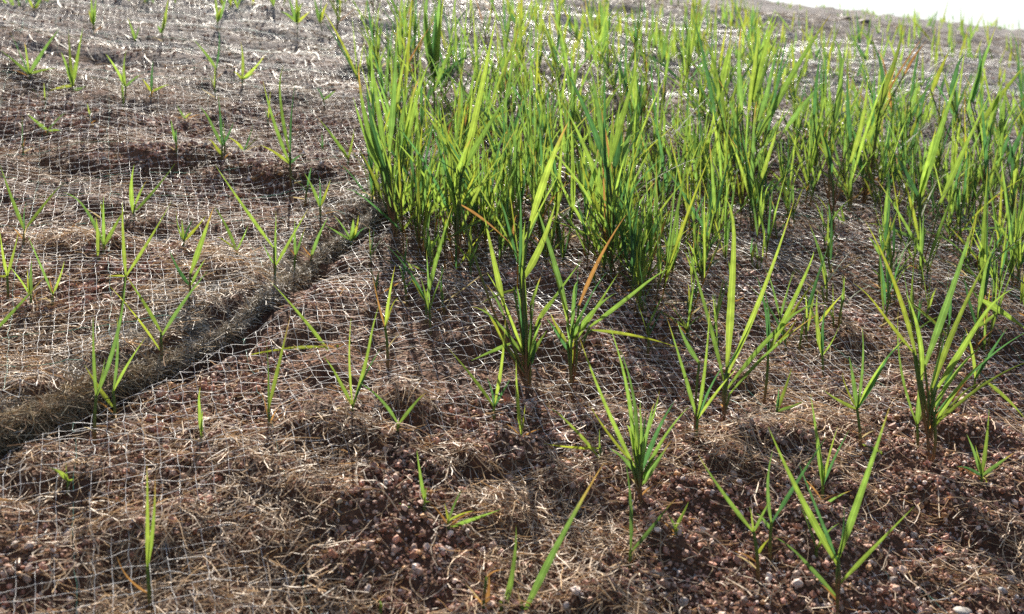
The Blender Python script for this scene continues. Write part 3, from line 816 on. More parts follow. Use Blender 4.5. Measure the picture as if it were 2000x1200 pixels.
HAND = [
 # --- bottom of the picture
 ('lone upright grass blade pair with a curled orange leaf at its foot, lower left', (293, 1192), (288, 1108), [(287, 905, 12, 'g'), (303, 930, 9, 'o'), (228, 1086, 8, 'd', (292, 1160), .25)]),
 ('single short green blade standing just right of the mat roll, on net', (395, 885), (394, 852), [(387, 748, 10, 'g'), (396, 800, 6, 'g')]),
 ('two-bladed young plant on the net right below the diagonal mat edge, brown tip', (527, 855), (524, 800), [(519, 655, 9, 'g'), (568, 613, 12, 'o'), (508, 760, 5, 'd', (523, 815))]),
 ('wide V-shaped grass plant, thick leaves, nearest in the lower right corner', (1635, 1197), (1637, 1118), [(1500, 833, 17, 'g', (1637, 1105)), (1738, 793, 17, 'g', (1637, 1090)), (1786, 989, 12, 'g', (1640, 1140)), (1514, 1038, 10, 'g', (1633, 1165)), (1648, 985, 6, 'b', (1636, 1100)), (1560, 905, 9, 'b', (1637, 1100))]),
 ('slender plant with one long leaf reaching up left, left of the big front V-shaped plant', (1480, 1140), (1472, 1040), [(1362, 886, 10, 'g'), (1507, 972, 8, 'g'), (1466, 988, 6, 'g'), (1502, 1052, 8, 'y', (1478, 1085))]),
 ('upright plant with a bluish leaf leaning right, close behind the long left-reaching one', (1508, 1098), (1507, 1022), [(1510, 877, 9, 'g'), (1614, 853, 10, 'b'), (1480, 1000, 8, 'g', (1506, 1035))]),
 ('leafy plant rising right behind the big front V-shaped plant', (1604, 1000), (1607, 950), [(1583, 770, 11, 'g'), (1637, 832, 8, 'g'), (1660, 838, 7, 'b'), (1664, 958, 7, 'o', (1606, 990)), (1596, 860, 8, 'g')]),
 ('small low sprout at the left foot of the big front V-shaped plant', (1594, 1092), (1594, 1080), [(1556, 972, 8, 'g'), (1640, 1022, 6, 'g'), (1612, 1050, 5, 'y')]),
 ('curled orange dead leaf standing at the bottom edge of the picture', (944, 1203), (945, 1188), [(954, 1116, 17, 'd', (945, 1195), -.12), (986, 1113, 5, 'd', (950, 1128), .25)]),
 ('dark green single blade at the bottom edge, beside the curled orange leaf', (978, 1212), (979, 1200), [(1008, 1020, 14, 'g', (978, 1210))]),
 ('long yellow-green blade with an orange tip leaning right from the bottom edge', (1018, 1215), (1020, 1205), [(1180, 903, 17, 'o', (1020, 1205), .03)]),
 ('tiny green blade tip at the bottom edge of the picture', (745, 1203), (745, 1195), [(742, 1172, 6, 'g')]),
 ('thin plant with one tall leaf and an orange-tipped one, below the bushy front plant', (1226, 1135), (1231, 1080), [(1220, 893, 9, 'g'), (1326, 958, 9, 'o')]),
 ('short two-leaf sprout right of the bushy front plant', (1318, 1072), (1319, 1062), [(1347, 977, 8, 'g'), (1345, 1053, 6, 'y'), (1300, 1000, 6, 'g')]),
 ('bushy many-bladed plant in the front centre right, leaves fanning upward', (1252, 998), (1250, 930), [(1211, 683, 12, 'g', (1243, 905)), (1132, 660, 10, 'g', (1240, 915)), (1346, 794, 9, 'g', (1256, 935)), (1243, 768, 9, 'g', (1248, 890)), (1312, 860, 10, 'o', (1258, 945)), (1191, 638, 10, 'g', (1238, 880)), (1288, 763, 7, 'g', (1252, 870)), (1150, 788, 7, 'y', (1232, 900)), (1262, 800, 8, 'b', (1250, 900)), (1230, 800, 8, 'g', (1246, 910))]),
 ('low plant with a leaf lying flat to the left, left of the bushy front plant', (1175, 912), (1173, 898), [(1062, 783, 8, 'g'), (1062, 867, 7, 'y', (1172, 876), .06), (1171, 838, 5, 'g')]),
 ('small upright sprout with a bent side leaf, bare gravel in front', (830, 1018), (829, 1000), [(814, 878, 9, 'g'), (834, 948, 7, 'g'), (778, 978, 7, 'g', (829, 1010)), (842, 980, 4, 'g')]),
 ('low sprawling sprout with leaves spread flat and one orange leaf, on open gravel', (876, 1052), (878, 1035), [(977, 996, 10, 'g', (880, 1030)), (908, 948, 6, 'g'), (868, 983, 6, 'y'), (834, 978, 7, 'd', (877, 1032), -.1), (926, 998, 6, 'y')]),
 ('Y-shaped two-leaf sprout standing above the dark soil hollow', (779, 893), (780, 845), [(700, 746, 8, 'g'), (838, 757, 8, 'o')]),
 ('tall narrow blade straight in front of the bushy central clump', (1018, 892), (1018, 862), [(1008, 703, 9, 'g'), (1026, 790, 5, 'y')]),
 ('plant with one leaf reaching far left, left of the bushy central clump', (967, 835), (965, 795), [(987, 623, 9, 'g'), (873, 678, 8, 'g'), (950, 735, 6, 'b'), (1000, 735, 6, 'b')]),
 # --- middle left, along the mat edge
 ('tall twin-leaf plant growing through the left end of the mat roll', (187, 886), (188, 775), [(182, 618, 10, 'g'), (246, 528, 10, 'g'), (205, 700, 6, 'g')]),
 ('plant with a yellow leaf leaning left, growing on the mat roll', (220, 832), (221, 765), [(228, 615, 8, 'g'), (287, 656, 8, 'g'), (165, 713, 10, 'y', (220, 795))]),
 ('forked plant with long leaves left of the mat edge, thin brown stem over the fold', (315, 738), (315, 660), [(244, 536, 9, 'g', (315, 650)), (407, 528, 10, 'g', (317, 655)), (211, 556, 8, 'y', (313, 685))]),
 ('tall plant with two long crossing leaves behind the mat roll', (236, 618), (246, 540), [(239, 392, 9, 'g'), (337, 390, 9, 'g'), (210, 540, 5, 'y')]),
 ('tiny broadleaf seedling with one pale bent leaf, lower left on dark netting', (134, 978), (133, 940), [(93, 914, 11, 'g', (133, 940), -.22), (129, 900, 5, 'g'), (145, 935, 6, 'g')]),
 ('creeping plant with one leaf lying across the net, right of the mat edge', (660, 708), (643, 688), [(528, 550, 9, 'g', (645, 690)), (456, 702, 8, 'y', (640, 678), -.04)]),
 ('three-leaf plant on wrinkled net left of the central clump', (690, 838), (688, 805), [(686, 620, 7, 'g'), (732, 586, 9, 'g'), (634, 690, 9, 'g'), (744, 680, 6, 'b')]),
 ('thin plant with a leaf drooping left, under the tall grass by the mat edge', (755, 745), (752, 640), [(772, 518, 8, 'g'), (728, 540, 6, 'd'), (775, 575, 6, 'y')]),
 ('single long leaf plant leaning right, between mat edge and central clump', (831, 645), (832, 590), [(884, 402, 10, 'g'), (800, 538, 6, 'y'), (742, 468, 7, 'b')]),
 ('thin plant with drooping leaf, just right of the long leaning leaf', (838, 560), (838, 545), [(905, 600, 7, 'b', (838, 548), .1), (800, 515, 6, 'g')]),
 ('short leafy sprout growing from the mat edge itself', (685, 505), (687, 470), [(638, 438, 7, 'g'), (690, 423, 11, 'g'), (700, 420, 8, 'y'), (652, 418, 6, 'g'), (716, 440, 5, 'b')]),
 ('plant with broad lower leaf on top of the mat edge', (609, 535), (609, 510), [(607, 487, 10, 'g'), (641, 424, 8, 'g'), (590, 480, 5, 'd')]),
 ('small plant with two upright blades behind the middle of the mat edge', (577, 555), (577, 500), [(576, 425, 8, 'g'), (598, 440, 6, 'o'), (560, 480, 5, 'd')]),
 ('V-shaped plant with long leaves above the middle of the mat edge', (537, 572), (538, 520), [(541, 405, 7, 'g'), (602, 408, 8, 'g'), (508, 455, 7, 'o'), (420, 322, 9, 'g', (535, 485))]),
 ('sprout with straight blades near the top of the mat edge', (625, 440), (625, 405), [(594, 338, 8, 'g'), (646, 350, 7, 'y'), (624, 345, 5, 'b')]),
 ('plant with a broad brown-tipped leaf over the gravel of the left mat', (372, 594), (372, 560), [(331, 488, 9, 'b'), (417, 405, 13, 'o', (372, 535)), (402, 505, 8, 'g')]),
 ('small cluster of short blades next to the broad brown-tipped leaf', (360, 505), (361, 480), [(355, 428, 8, 'g'), (344, 410, 7, 'g'), (402, 422, 8, 'y'), (378, 425, 6, 'b')]),
 ('thin sprout with one slanting leaf, right of the short blade cluster', (463, 522), (462, 490), [(418, 403, 8, 'g'), (418, 458, 5, 'y'), (485, 440, 5, 'g')]),
 ('three-leaf upright plant on rough litter in the left middle', (203, 508), (203, 480), [(130, 364, 9, 'g'), (242, 408, 10, 'g'), (202, 383, 8, 'g')]),
 ('single broad short blade left beside the three-leaf upright plant', (192, 522), (191, 500), [(186, 416, 10, 'g')]),
 ('sprout with one leaf upright and one far out right below the long soil ledge', (262, 445), (262, 425), [(262, 322, 11, 'g'), (343, 318, 8, 'g'), (287, 350, 7, 'o', (264, 400))]),
 ('V-shaped plant at the left picture edge below the soil ledge', (46, 492), (48, 450), [(0, 322, 9, 'g'), (130, 347, 8, 'g'), (52, 390, 5, 'b')]),
 ('short upright plant by the left picture edge, yellow side leaf', (15, 602), (14, 540), [(0, 452, 8, 'g'), (37, 450, 9, 'g'), (-8, 540, 7, 'y')]),
 ('straight-bladed sprout in the left picture middle, brown foot', (60, 615), (60, 580), [(62, 508, 9, 'g'), (54, 525, 6, 'y'), (18, 520, 6, 'g')]),
 ('sprout with spread leaves right of the brown-footed sprout at left', (105, 604), (103, 575), [(126, 510, 7, 'g'), (55, 462, 9, 'g'), (95, 540, 5, 'd')]),
 ('long yellow leaf with an orange tip entering at the left picture edge', (-22, 668), (-18, 655), [(95, 532, 9, 'o')]),
 # --- upper left
 ('tall slim V plant standing alone in the upper left middle', (567, 380), (566, 320), [(513, 155, 9, 'g'), (546, 105, 8, 'g', (566, 300)), (578, 155, 10, 'b', (567, 300)), (508, 283, 8, 'y'), (592, 300, 6, 'b')]),
 ('slim upright plant with narrow leaves left of the tall slim V plant', (436, 325), (434, 285), [(394, 203, 9, 'g'), (426, 183, 7, 'b'), (456, 238, 6, 'b'), (408, 268, 8, 'y', (434, 305))]),
 ('small yellowish sprout between the narrow-leaved plants, upper left', (476, 310), (476, 295), [(512, 258, 6, 'g'), (446, 268, 7, 'y'), (494, 240, 5, 'b')]),
 ('thin two-blade sprout on streaky net, upper left', (345, 322), (344, 280), [(334, 233, 7, 'g'), (345, 250, 6, 'b')]),
 ('little sprout with two short leaves in a soil dip, upper left', (362, 250), (362, 240), [(345, 205, 6, 'g'), (375, 220, 6, 'y')]),
 ('star-like three-leaf sprout in the upper left', (245, 200), (245, 170), [(206, 105, 8, 'g'), (249, 92, 8, 'g'), (277, 143, 7, 'g')]),
 ('three-leaf sprout right of the star-like one', (295, 205), (296, 180), [(299, 118, 7, 'b'), (277, 153, 7, 'y'), (332, 163, 6, 'g')]),
 ('short broad-leaved plant with curled lower leaves, upper left', (143, 185), (142, 168), [(119, 101, 11, 'g'), (134, 58, 9, 'g'), (162, 53, 10, 'g'), (98, 177, 9, 'y'), (167, 168, 9, 'g', (142, 175), -.2)]),
 ('spreading plant with one broad leaf up right at the left picture edge', (56, 168), (57, 145), [(117, 55, 12, 'g'), (0, 98, 8, 'g'), (20, 62, 8, 'b'), (111, 133, 7, 'g'), (48, 75, 6, 'o')]),
 ('low sprout with red-brown foot and one leaf leaning left, left side', (92, 268), (93, 255), [(53, 222, 9, 'g'), (120, 255, 7, 'g'), (130, 215, 5, 'g')]),
 ('upright blade bundle near the top edge, left', (183, 72), (183, 50), [(178, -8, 9, 'g'), (188, -5, 8, 'g'), (172, 15, 6, 'y')]),
 ('small sprout at the very top left corner', (66, 28), (66, 18), [(50, -15, 7, 'g'), (78, 8, 6, 'y'), (92, -20, 6, 'g')]),
 ('thin leaning sprout near the top, left of centre', (265, 92), (264, 78), [(249, 35, 7, 'g'), (272, 50, 5, 'g')]),
 ('tall upright sprout with broad leaves near the top left centre', (317, 88), (316, 65), [(329, -10, 9, 'g'), (307, 50, 8, 'g'), (322, 20, 7, 'b')]),
 ('fan of blades at the top edge above the glittering net', (425, 66), (425, 45), [(418, -20, 8, 'g'), (442, -8, 8, 'g'), (432, 10, 7, 'y')]),
 ('thin V sprout on the glittering net', (422, 158), (422, 135), [(378, 78, 8, 'g'), (428, 60, 5, 'b')]),
 ('sprout with reddish foot and spread leaves on the glittering net', (474, 178), (473, 155), [(470, 82, 8, 'g'), (517, 108, 8, 'g'), (456, 138, 7, 'y'), (500, 140, 6, 'o')]),
 ('small right-leaning sprout left of the tall grass stand', (632, 212), (632, 195), [(657, 174, 7, 'g'), (618, 170, 5, 'b')]),
 ('slanting plant just left of the tall grass stand', (680, 335), (680, 310), [(619, 228, 9, 'g'), (692, 250, 6, 'g'), (660, 285, 5, 'y')]),
 ('bright tuft at the top edge right of the glittering net', (580, 78), (580, 45), [(560, -15, 9, 'g'), (575, -30, 10, 'g'), (592, 0, 10, 'g'), (548, 20, 7, 'g'), (606, 22, 7, 'y')]),
 ('thin tuft on glitter next to the bright top tuft', (625, 70), (625, 45), [(612, -10, 8, 'g'), (640, 5, 8, 'y'), (628, -20, 7, 'b')]),
 # --- central clump and its neighbours
 ('bushy central clump with dozens of leaves and a brown foot', (1028, 775), (1030, 690), [(944, 412, 14, 'g', (985, 600)), (1085, 395, 17, 'g', (1022, 545)), (1115, 222, 18, 'o', (1035, 440)), (1016, 370, 9, 'b', (1015, 540)), (1057, 535, 9, 'o', (1036, 600)), (935, 592, 8, 'g', (1004, 566)), (950, 555, 7, 'o', (985, 620)), (1137, 508, 8, 'g', (1055, 625)), (1092, 572, 9, 'g', (1045, 640)), (945, 600, 9, 'y', (990, 680)), (920, 705, 9, 'g', (1000, 670)), (1050, 660, 15, 'b', (1030, 720)), (1010, 560, 13, 'g', (1020, 690)), (985, 640, 8, 'g', (1018, 715)), (1026, 430, 13, 'g', (1021, 570)), (1075, 640, 9, 'g', (1038, 700)), (1000, 480, 8, 'd', (900, 400), .05)]),
 ('tall thin-stemmed plant with an orange dead leaf, right of the central clump', (1118, 770), (1117, 640), [(1045, 395, 14, 'g', (1108, 610)), (1224, 418, 12, 'd', (1130, 600), .06), (1208, 533, 9, 'g', (1125, 665)), (1318, 505, 10, 'g', (1150, 640), -.05), (1130, 480, 6, 'b', (1115, 640)), (1075, 612, 9, 'y', (1108, 670)), (1066, 620, 8, 'b', (1112, 690)), (1322, 678, 8, 'y', (1155, 645), .05), (1122, 660, 9, 'y', (1118, 720))]),
 ('very tall straight plant right of centre with one long leaf upright', (1413, 852), (1418, 745), [(1438, 338, 17, 'g', (1420, 720)), (1552, 388, 14, 'g', (1422, 730), -.05), (1620, 560, 12, 'g', (1420, 760), .05), (1338, 468, 10, 'g', (1414, 745)), (1600, 612, 8, 'o', (1425, 770)), (1470, 620, 7, 'b', (1420, 720))]),
 ('V-shaped plant left of the very tall straight plant', (1356, 885), (1362, 820), [(1303, 622, 10, 'g'), (1386, 595, 8, 'g'), (1323, 628, 11, 'g', (1366, 710)), (1442, 716, 8, 'g'), (1416, 708, 7, 'b')]),
 ('tall leaning plant right behind the very tall straight plant', (1487, 815), (1500, 690), [(1607, 460, 12, 'g'), (1478, 540, 8, 'b'), (1492, 560, 8, 'b'), (1558, 620, 8, 'y')]),
 ('short upright sprout on red soil below the tall leaning plant', (1516, 838), (1518, 815), [(1547, 718, 9, 'g'), (1572, 783, 8, 'g'), (1521, 758, 7, 'b')]),
 ('stiff broad-bladed plant above the dark soil ledge on the right', (1607, 745), (1606, 695), [(1597, 567, 13, 'g'), (1644, 620, 10, 'g'), (1612, 590, 8, 'b')]),
 ('five-leaf V-shaped plant with one leaf drooping onto gravel, right side', (1682, 890), (1674, 800), [(1657, 686, 11, 'g'), (1770, 658, 10, 'g'), (1756, 648, 9, 'b'), (1608, 762, 9, 'g'), (1684, 638, 8, 'g'), (1782, 922, 8, 'g', (1683, 868), .08), (1640, 720, 6, 'y')]),
 ('big tall plant near the right side with broad upright leaves', (1815, 925), (1818, 790), [(1907, 420, 18, 'g', (1806, 715)), (1770, 575, 13, 'g', (1800, 745)), (1972, 535, 14, 'g', (1830, 760)), (1938, 490, 13, 'g', (1820, 760)), (1690, 432, 11, 'y', (1790, 700)), (1672, 538, 9, 'y', (1785, 690)), (1917, 700, 10, 'd', (1825, 815), -.06), (1890, 640, 9, 'b', (1828, 800)), (1858, 610, 8, 'g', (1815, 770))]),
 ('yellow-leaved stem left beside the big tall plant on the right', (1790, 892), (1791, 830), [(1793, 728, 13, 'o'), (1755, 600, 8, 'g'), (1815, 780, 7, 'y')]),
 ('low bent plant in front of the big tall right plant', (1915, 968), (1913, 940), [(1982, 884, 10, 'o'), (1932, 798, 9, 'g'), (1888, 848, 10, 'g'), (1872, 908, 7, 'b'), (1905, 870, 7, 'g'), (1935, 962, 6, 'y')]),
 ('thick leaf plant bending out at the right picture edge', (1905, 720), (1908, 640), [(2012, 650, 15, 'g', (1915, 585)), (1935, 470, 11, 'g'), (1880, 520, 9, 'b'), (1960, 600, 9, 'g')]),
 ('plant at the right edge with leaves sloping down right', (1900, 800), (1905, 740), [(2005, 822, 9, 'g', (1925, 745), .05), (1968, 640, 9, 'b'), (1885, 640, 9, 'g'), (1940, 680, 8, 'g')]),
 ('plant with bluish broad leaf and bright crossed leaf, right upper middle', (1802, 560), (1795, 470), [(1727, 272, 18, 'b', (1793, 385), -.04), (1880, 130, 17, 'g', (1798, 385)), (1828, 250, 13, 'g', (1797, 380)), (1940, 170, 14, 'g', (1835, 400)), (1688, 430, 9, 'g'), (1755, 320, 9, 'y')]),
 ('tall pair of stems with slanting blade, in front of the right tall stand', (1725, 600), (1720, 500), [(1755, 405, 8, 'g'), (1695, 460, 8, 'g'), (1735, 330, 8, 'b')]),
 # --- tall stand
 ('tall dark green leaf bundle rising past the top edge of the picture', (848, 205), (850, 150), [(842, -45, 16, 'g'), (858, -40, 18, 'g'), (868, -20, 14, 'g'), (826, -15, 12, 'g'), (852, 5, 16, 'b'), (838, 40, 14, 'b'), (925, 95, 13, 'b', (835, 190), .05), (862, 60, 14, 'b')]),
 ('tall clump at the top end of the visible mat edge', (770, 490), (768, 400), [(700, 125, 14, 'o', (745, 330)), (776, 40, 14, 'g', (760, 300)), (722, 90, 13, 'g', (755, 320)), (835, 95, 13, 'g', (775, 330)), (800, 160, 15, 'g', (780, 330)), (690, 190, 12, 'g', (745, 340)), (715, 160, 13, 'b', (750, 330)), (818, 148, 10, 'o', (790, 290)), (780, 230, 12, 'b', (775, 380)), (870, 270, 10, 'g', (785, 380)), (735, 300, 9, 'y', (760, 400)), (845, 370, 9, 'g', (785, 420)), (700, 290, 8, 'y', (748, 390))]),
 ('leaf-rich clump with thin brown stalks left of the central clump', (895, 535), (893, 430), [(970, 25, 16, 'g', (905, 330)), (1010, 160, 14, 'g', (900, 340)), (958, 240, 12, 'o', (890, 370)), (925, 258, 11, 'o', (885, 370)), (860, 190, 10, 'g', (885, 360)), (842, 240, 10, 'b', (888, 380)), (930, 330, 9, 'y', (895, 400)), (870, 300, 9, 'g', (890, 400)), (985, 330, 9, 'g', (900, 400))]),
 ('tall plant with a bent leaf pair and orange kinked tip, right of the central clump', (1195, 560), (1190, 440), [(1100, 130, 14, 'b', (1185, 330)), (1155, 135, 13, 'g', (1182, 300)), (1252, 100, 14, 'g', (1188, 330)), (1185, 120, 8, 'b', (1190, 400)), (1250, 190, 13, 'g', (1215, 330)), (1172, 270, 11, 'o', (1145, 400)), (1215, 230, 17, 'b', (1200, 330)), (1085, 180, 11, 'g', (1175, 390)), (1130, 300, 9, 'y', (1185, 440))]),
 ('tall bunch of broad leaves left in the right-hand tall stand', (1455, 420), (1455, 320), [(1520, 20, 15, 'g', (1470, 200)), (1622, 28, 16, 'g', (1480, 270)), (1448, 50, 12, 'o', (1450, 220)), (1372, 60, 13, 'g', (1420, 250)), (1485, 40, 13, 'g', (1462, 220)), (1355, 20, 10, 'b', (1400, 240)), (1430, 70, 12, 'g', (1400, 200)), (1510, 100, 12, 'g', (1480, 240)), (1430, 230, 14, 'b', (1442, 330)), (1540, 60, 8, 'b', (1500, 260)), (1616, 155, 13, 'g', (1530, 260)), (1400, 150, 11, 'o', (1445, 280))]),
 ('upright broad-leaved plant in the middle of the right-hand tall stand', (1628, 470), (1628, 360), [(1635, 58, 14, 'g', (1625, 250)), (1652, 65, 12, 'g', (1632, 210)), (1604, 95, 9, 'b', (1590, 230)), (1655, 140, 11, 'b', (1662, 280)), (1695, 145, 12, 'g', (1660, 320)), (1590, 210, 9, 'g', (1620, 330)), (1600, 250, 10, 'b', (1625, 340))]),
 ('plant with a tall bright leaf touching the sky line in the right-hand stand', (1685, 420), (1690, 330), [(1772, 40, 14, 'g', (1712, 220)), (1700, 75, 12, 'b', (1725, 170)), (1750, 130, 12, 'o', (1690, 290)), (1810, 80, 8, 'd', (1765, 150)), (1665, 230, 10, 'b', (1685, 340)), (1740, 175, 11, 'o', (1700, 310))]),
 ('tall plant at the right end with its leaf tips near the horizon', (1938, 420), (1920, 330), [(1945, 52, 14, 'g', (1888, 220)), (1925, 92, 12, 'b', (1900, 200)), (2010, 118, 14, 'g', (1910, 250)), (1880, 95, 12, 'b', (1855, 190)), (1855, 98, 12, 'y', (1820, 180)), (1912, 85, 12, 'b', (1895, 200)), (1985, 210, 12, 'b', (1945, 330)), (1960, 150, 11, 'g', (1930, 250))]),
 ('plant at the right picture edge with dark curved leaves', (1985, 520), (1982, 420), [(2010, 225, 13, 'b', (1968, 320)), (1995, 270, 12, 'g', (1975, 380)), (1940, 310, 11, 'g', (1975, 400)), (2020, 330, 12, 'b', (1990, 430)), (1965, 250, 11, 'b', (1978, 400))]),
]
for a in HAND:
    hand_plant(*a)

# plants grown freely: stem, then leaves to both sides
NUM = {2: 'two', 3: 'three', 4: 'four', 5: 'five', 6: 'six', 7: 'seven', 8: 'eight', 9: 'nine', 10: 'ten', 16: 'sixteen', 17: 'seventeen', 11: 'eleven', 12: 'twelve', 13: 'thirteen', 14: 'fourteen', 15: 'fifteen'}
def free_plant(bx, by, h, nl, place, group, size, wide=1.0, name='grass_plant'):
    label = 'grass'; codes = []
    z = float(h_ground(np.array([bx]), np.array([by]))[0])
    B = np.array([bx, by, z])
    e = empty(name, tuple(B), label, 'grass plant', group)
    ns = 1 if nl <= 4 else int(rng.integers(2, 4))
    stalks = []
    for q in range(ns):
        hs = h * (1 if q == 0 else rng.uniform(0.5, 0.95))
        sh = hs * rng.uniform(0.18, 0.42)
        lean = np.array([rng.normal(0, 0.14), rng.normal(0, 0.14), 1.0])
        b0 = B + np.array([rng.normal(0, 0.004), rng.normal(0, 0.004), 0]) * (q > 0)
        T = b0 + lean * sh
        add_stem(e, b0 - np.array([0, 0, 0.008]), T, 0.0010, 0.0007)
        stalks.append((b0, T, hs, sh, rng.uniform(0, math.pi)))
    for i in range(nl):
        b0, T, hs, sh, az = stalks[i % ns]
        m = max(1, -(-nl // ns)); k_ = i // ns
        f = 0.4 + 0.6 * (k_ + 1) / m
        a = b0 + (T - b0) * min(f, 1)
        top = k_ / max(1, m - 1)
        inc = rng.normal(0.62 - 0.45 * top, 0.18)
        L = (hs - sh * f) * rng.uniform(0.5, 1.08) * (0.6 + 0.4 * top) / max(0.6, math.cos(inc))
        q = az + math.pi * (k_ % 2) + rng.normal(0, 0.5)
        D = np.array([math.cos(q) * math.sin(inc), math.sin(q) * math.sin(inc), math.cos(inc)])
        tip = a + D * L
        droop = rng.uniform(0, 0.14) * L if rng.uniform() < 0.8 else rng.uniform(0.2, 0.45) * L
        tip2 = tip + np.array([D[0], D[1], 0]) * droop * 0.8 - np.array([0, 0, droop * 0.5])
        ctrl = (a + tip) / 2 + np.array([0, 0, 0.05 * L])
        code = rng.choice(['g', 'o', 'b', 'y', 'd'], p=[0.64, 0.06, 0.22, 0.065, 0.015])
        codes.append(str(code))
        ff = np.array([-D[0], -D[1], 0.6]) + np.array([0, -0.6, 0]) + rng.normal(0, 0.35, 3)
        wd = rng.uniform(0.0017, 0.0040) * wide * min(1.25, 0.5 + L / 0.15)
        add_leaf(e, a, tip2, wd, code, face=ff, ctrl=ctrl)
    for _ in range(int(rng.integers(0, 3))):
        q = rng.uniform(0, 6.28); L = rng.uniform(0.012, 0.035)
        a = B + (stalks[0][1] - B) * rng.uniform(0.1, 0.5)
        tip = a + np.array([math.cos(q), math.sin(q), rng.uniform(-0.2, 0.8)]) * L
        add_leaf(e, a, tip, 0.0013, 'p' if rng.uniform() < .5 else 'd')
    tone = 'with a dead orange leaf' if 'd' in codes else 'with an orange leaf tip' if 'o' in codes else 'with a yellowed leaf' if 'y' in codes else 'with a bluish leaf' if 'b' in codes else 'all bright green'
    e['label'] = '%s %s-leaved grass %s, %s' % (size, NUM.get(nl, 'many'), tone, place)
    return e

def inside(poly, x, y):
    c = False; n = len(poly)
    for i in range(n):
        x1, y1 = poly[i]; x2, y2 = poly[(i + 1) % n]
        if (y1 > y) != (y2 > y) and x < (x2 - x1) * (y - y1) / (y2 - y1) + x1:
            c = not c
    return c

ZONES = [  # polygon in the picture, number, height range (m), leaves, label, group
 ([(720, 330), (900, 330), (910, 520), (860, 540), (790, 480), (735, 440)], 9, (0.09, 0.17), (10, 16), 'the mat edge thicket', 'thicket at the mat edge'),
 ([(900, 320), (1200, 320), (1200, 560), (1100, 540), (930, 530)], 26, (0.07, 0.16), (10, 17), 'stand behind central clump', 'dense stand behind the central clump'),
 ([(1200, 330), (1420, 330), (1400, 560), (1290, 610), (1200, 590)], 28, (0.05, 0.14), (10, 17), 'patch right of central clump', 'low dense patch right of the clump'),
 ([(690, 130), (1050, 130), (1050, 330), (720, 330)], 28, (0.08, 0.16), (10, 16), 'stand below dark leaf bundle', 'sunlit middle stand'),
 ([(1050, 130), (1360, 110), (1400, 330), (1050, 330)], 27, (0.08, 0.17), (10, 17), 'upper centre stand', 'sunlit upper centre stand'),
 ([(1380, 230), (1580, 240), (1580, 430), (1500, 500), (1400, 420)], 19, (0.09, 0.18), (10, 17), 'right-hand stand, left part', 'right-hand tall stand, left part'),
 ([(1580, 250), (1780, 260), (1800, 420), (1690, 440), (1580, 400)], 19, (0.09, 0.18), (10, 17), 'right-hand stand, middle part', 'right-hand tall stand, middle part'),
 ([(1780, 270), (2020, 280), (2030, 600), (1900, 560), (1800, 450)], 24, (0.09, 0.19), (10, 17), 'right-hand stand, right part', 'right-hand tall stand, right part'),
 ([(1480, 480), (1780, 480), (1820, 640), (1560, 700), (1470, 600)], 14, (0.05, 0.11), (3, 6), 'soil before right-hand stand', 'sprouts before the right-hand stand'),
 ([(700, 480), (960, 540), (1000, 640), (880, 700), (740, 640)], 7, (0.03, 0.07), (2, 4), 'net below mat edge thicket', 'tiny sprouts below the tall grass'),
 ([(20, 200), (680, 200), (660, 360), (560, 470), (20, 440)], 10, (0.025, 0.05), (2, 4), 'litter of upper mat', 'tiny sprouts on the upper mat'),
 ([(600, 0), (1000, 0), (1000, 120), (700, 130)], 15, (0.09, 0.16), (6, 10), 'glittering top centre slope', 'distant top centre plants'),
 ([(1680, 520), (2015, 540), (2015, 770), (1880, 760), (1720, 680)], 13, (0.06, 0.13), (4, 8), 'right edge middle ground', 'right edge middle ground'),
 ([(1190, 610), (1480, 600), (1570, 740), (1250, 730)], 9, (0.035, 0.075), (3, 6), 'soil beside tall straight plant', 'sprouts beside the tall straight plant'),
]
for poly, n, (h0, h1), (l0, l1), label, group in ZONES:
    xs = [p[0] for p in poly]; ys = [p[1] for p in poly]
    got = []
    while len(got) < n:
        best = None; bd = -1
        for _ in range(5):
            a, b = rng.uniform(min(xs), max(xs)), rng.uniform(min(ys), max(ys))
            if inside(poly, a, b):
                dd = min([math.hypot(a - p, 2 * (b - r)) for p, r in got] or [1e9])
                if dd > bd:
                    best, bd = (a, b), dd
        if best:
            got.append(best)
    G = hit([q[0] for q in got], [q[1] for q in got], h_smooth)
    for (a, b), P in zip(got, G):
        h = rng.uniform(h0, h1)
        u = (a - min(xs)) / (max(xs) - min(xs)); v = (b - min(ys)) / (max(ys) - min(ys))
        row = 'front' if v > 0.66 else 'back' if v < 0.33 else 'mid'
        side = 'left' if u < 0.33 else 'right' if u > 0.66 else 'centre'
        size = 'low' if h < h0 + 0.3 * (h1 - h0) else 'tall' if h > h0 + 0.7 * (h1 - h0) else 'mid-height'
        free_plant(P[0], P[1], h, int(rng.integers(l0, l1 + 1)), '%s %s of %s' % (row, side, label), group, size)

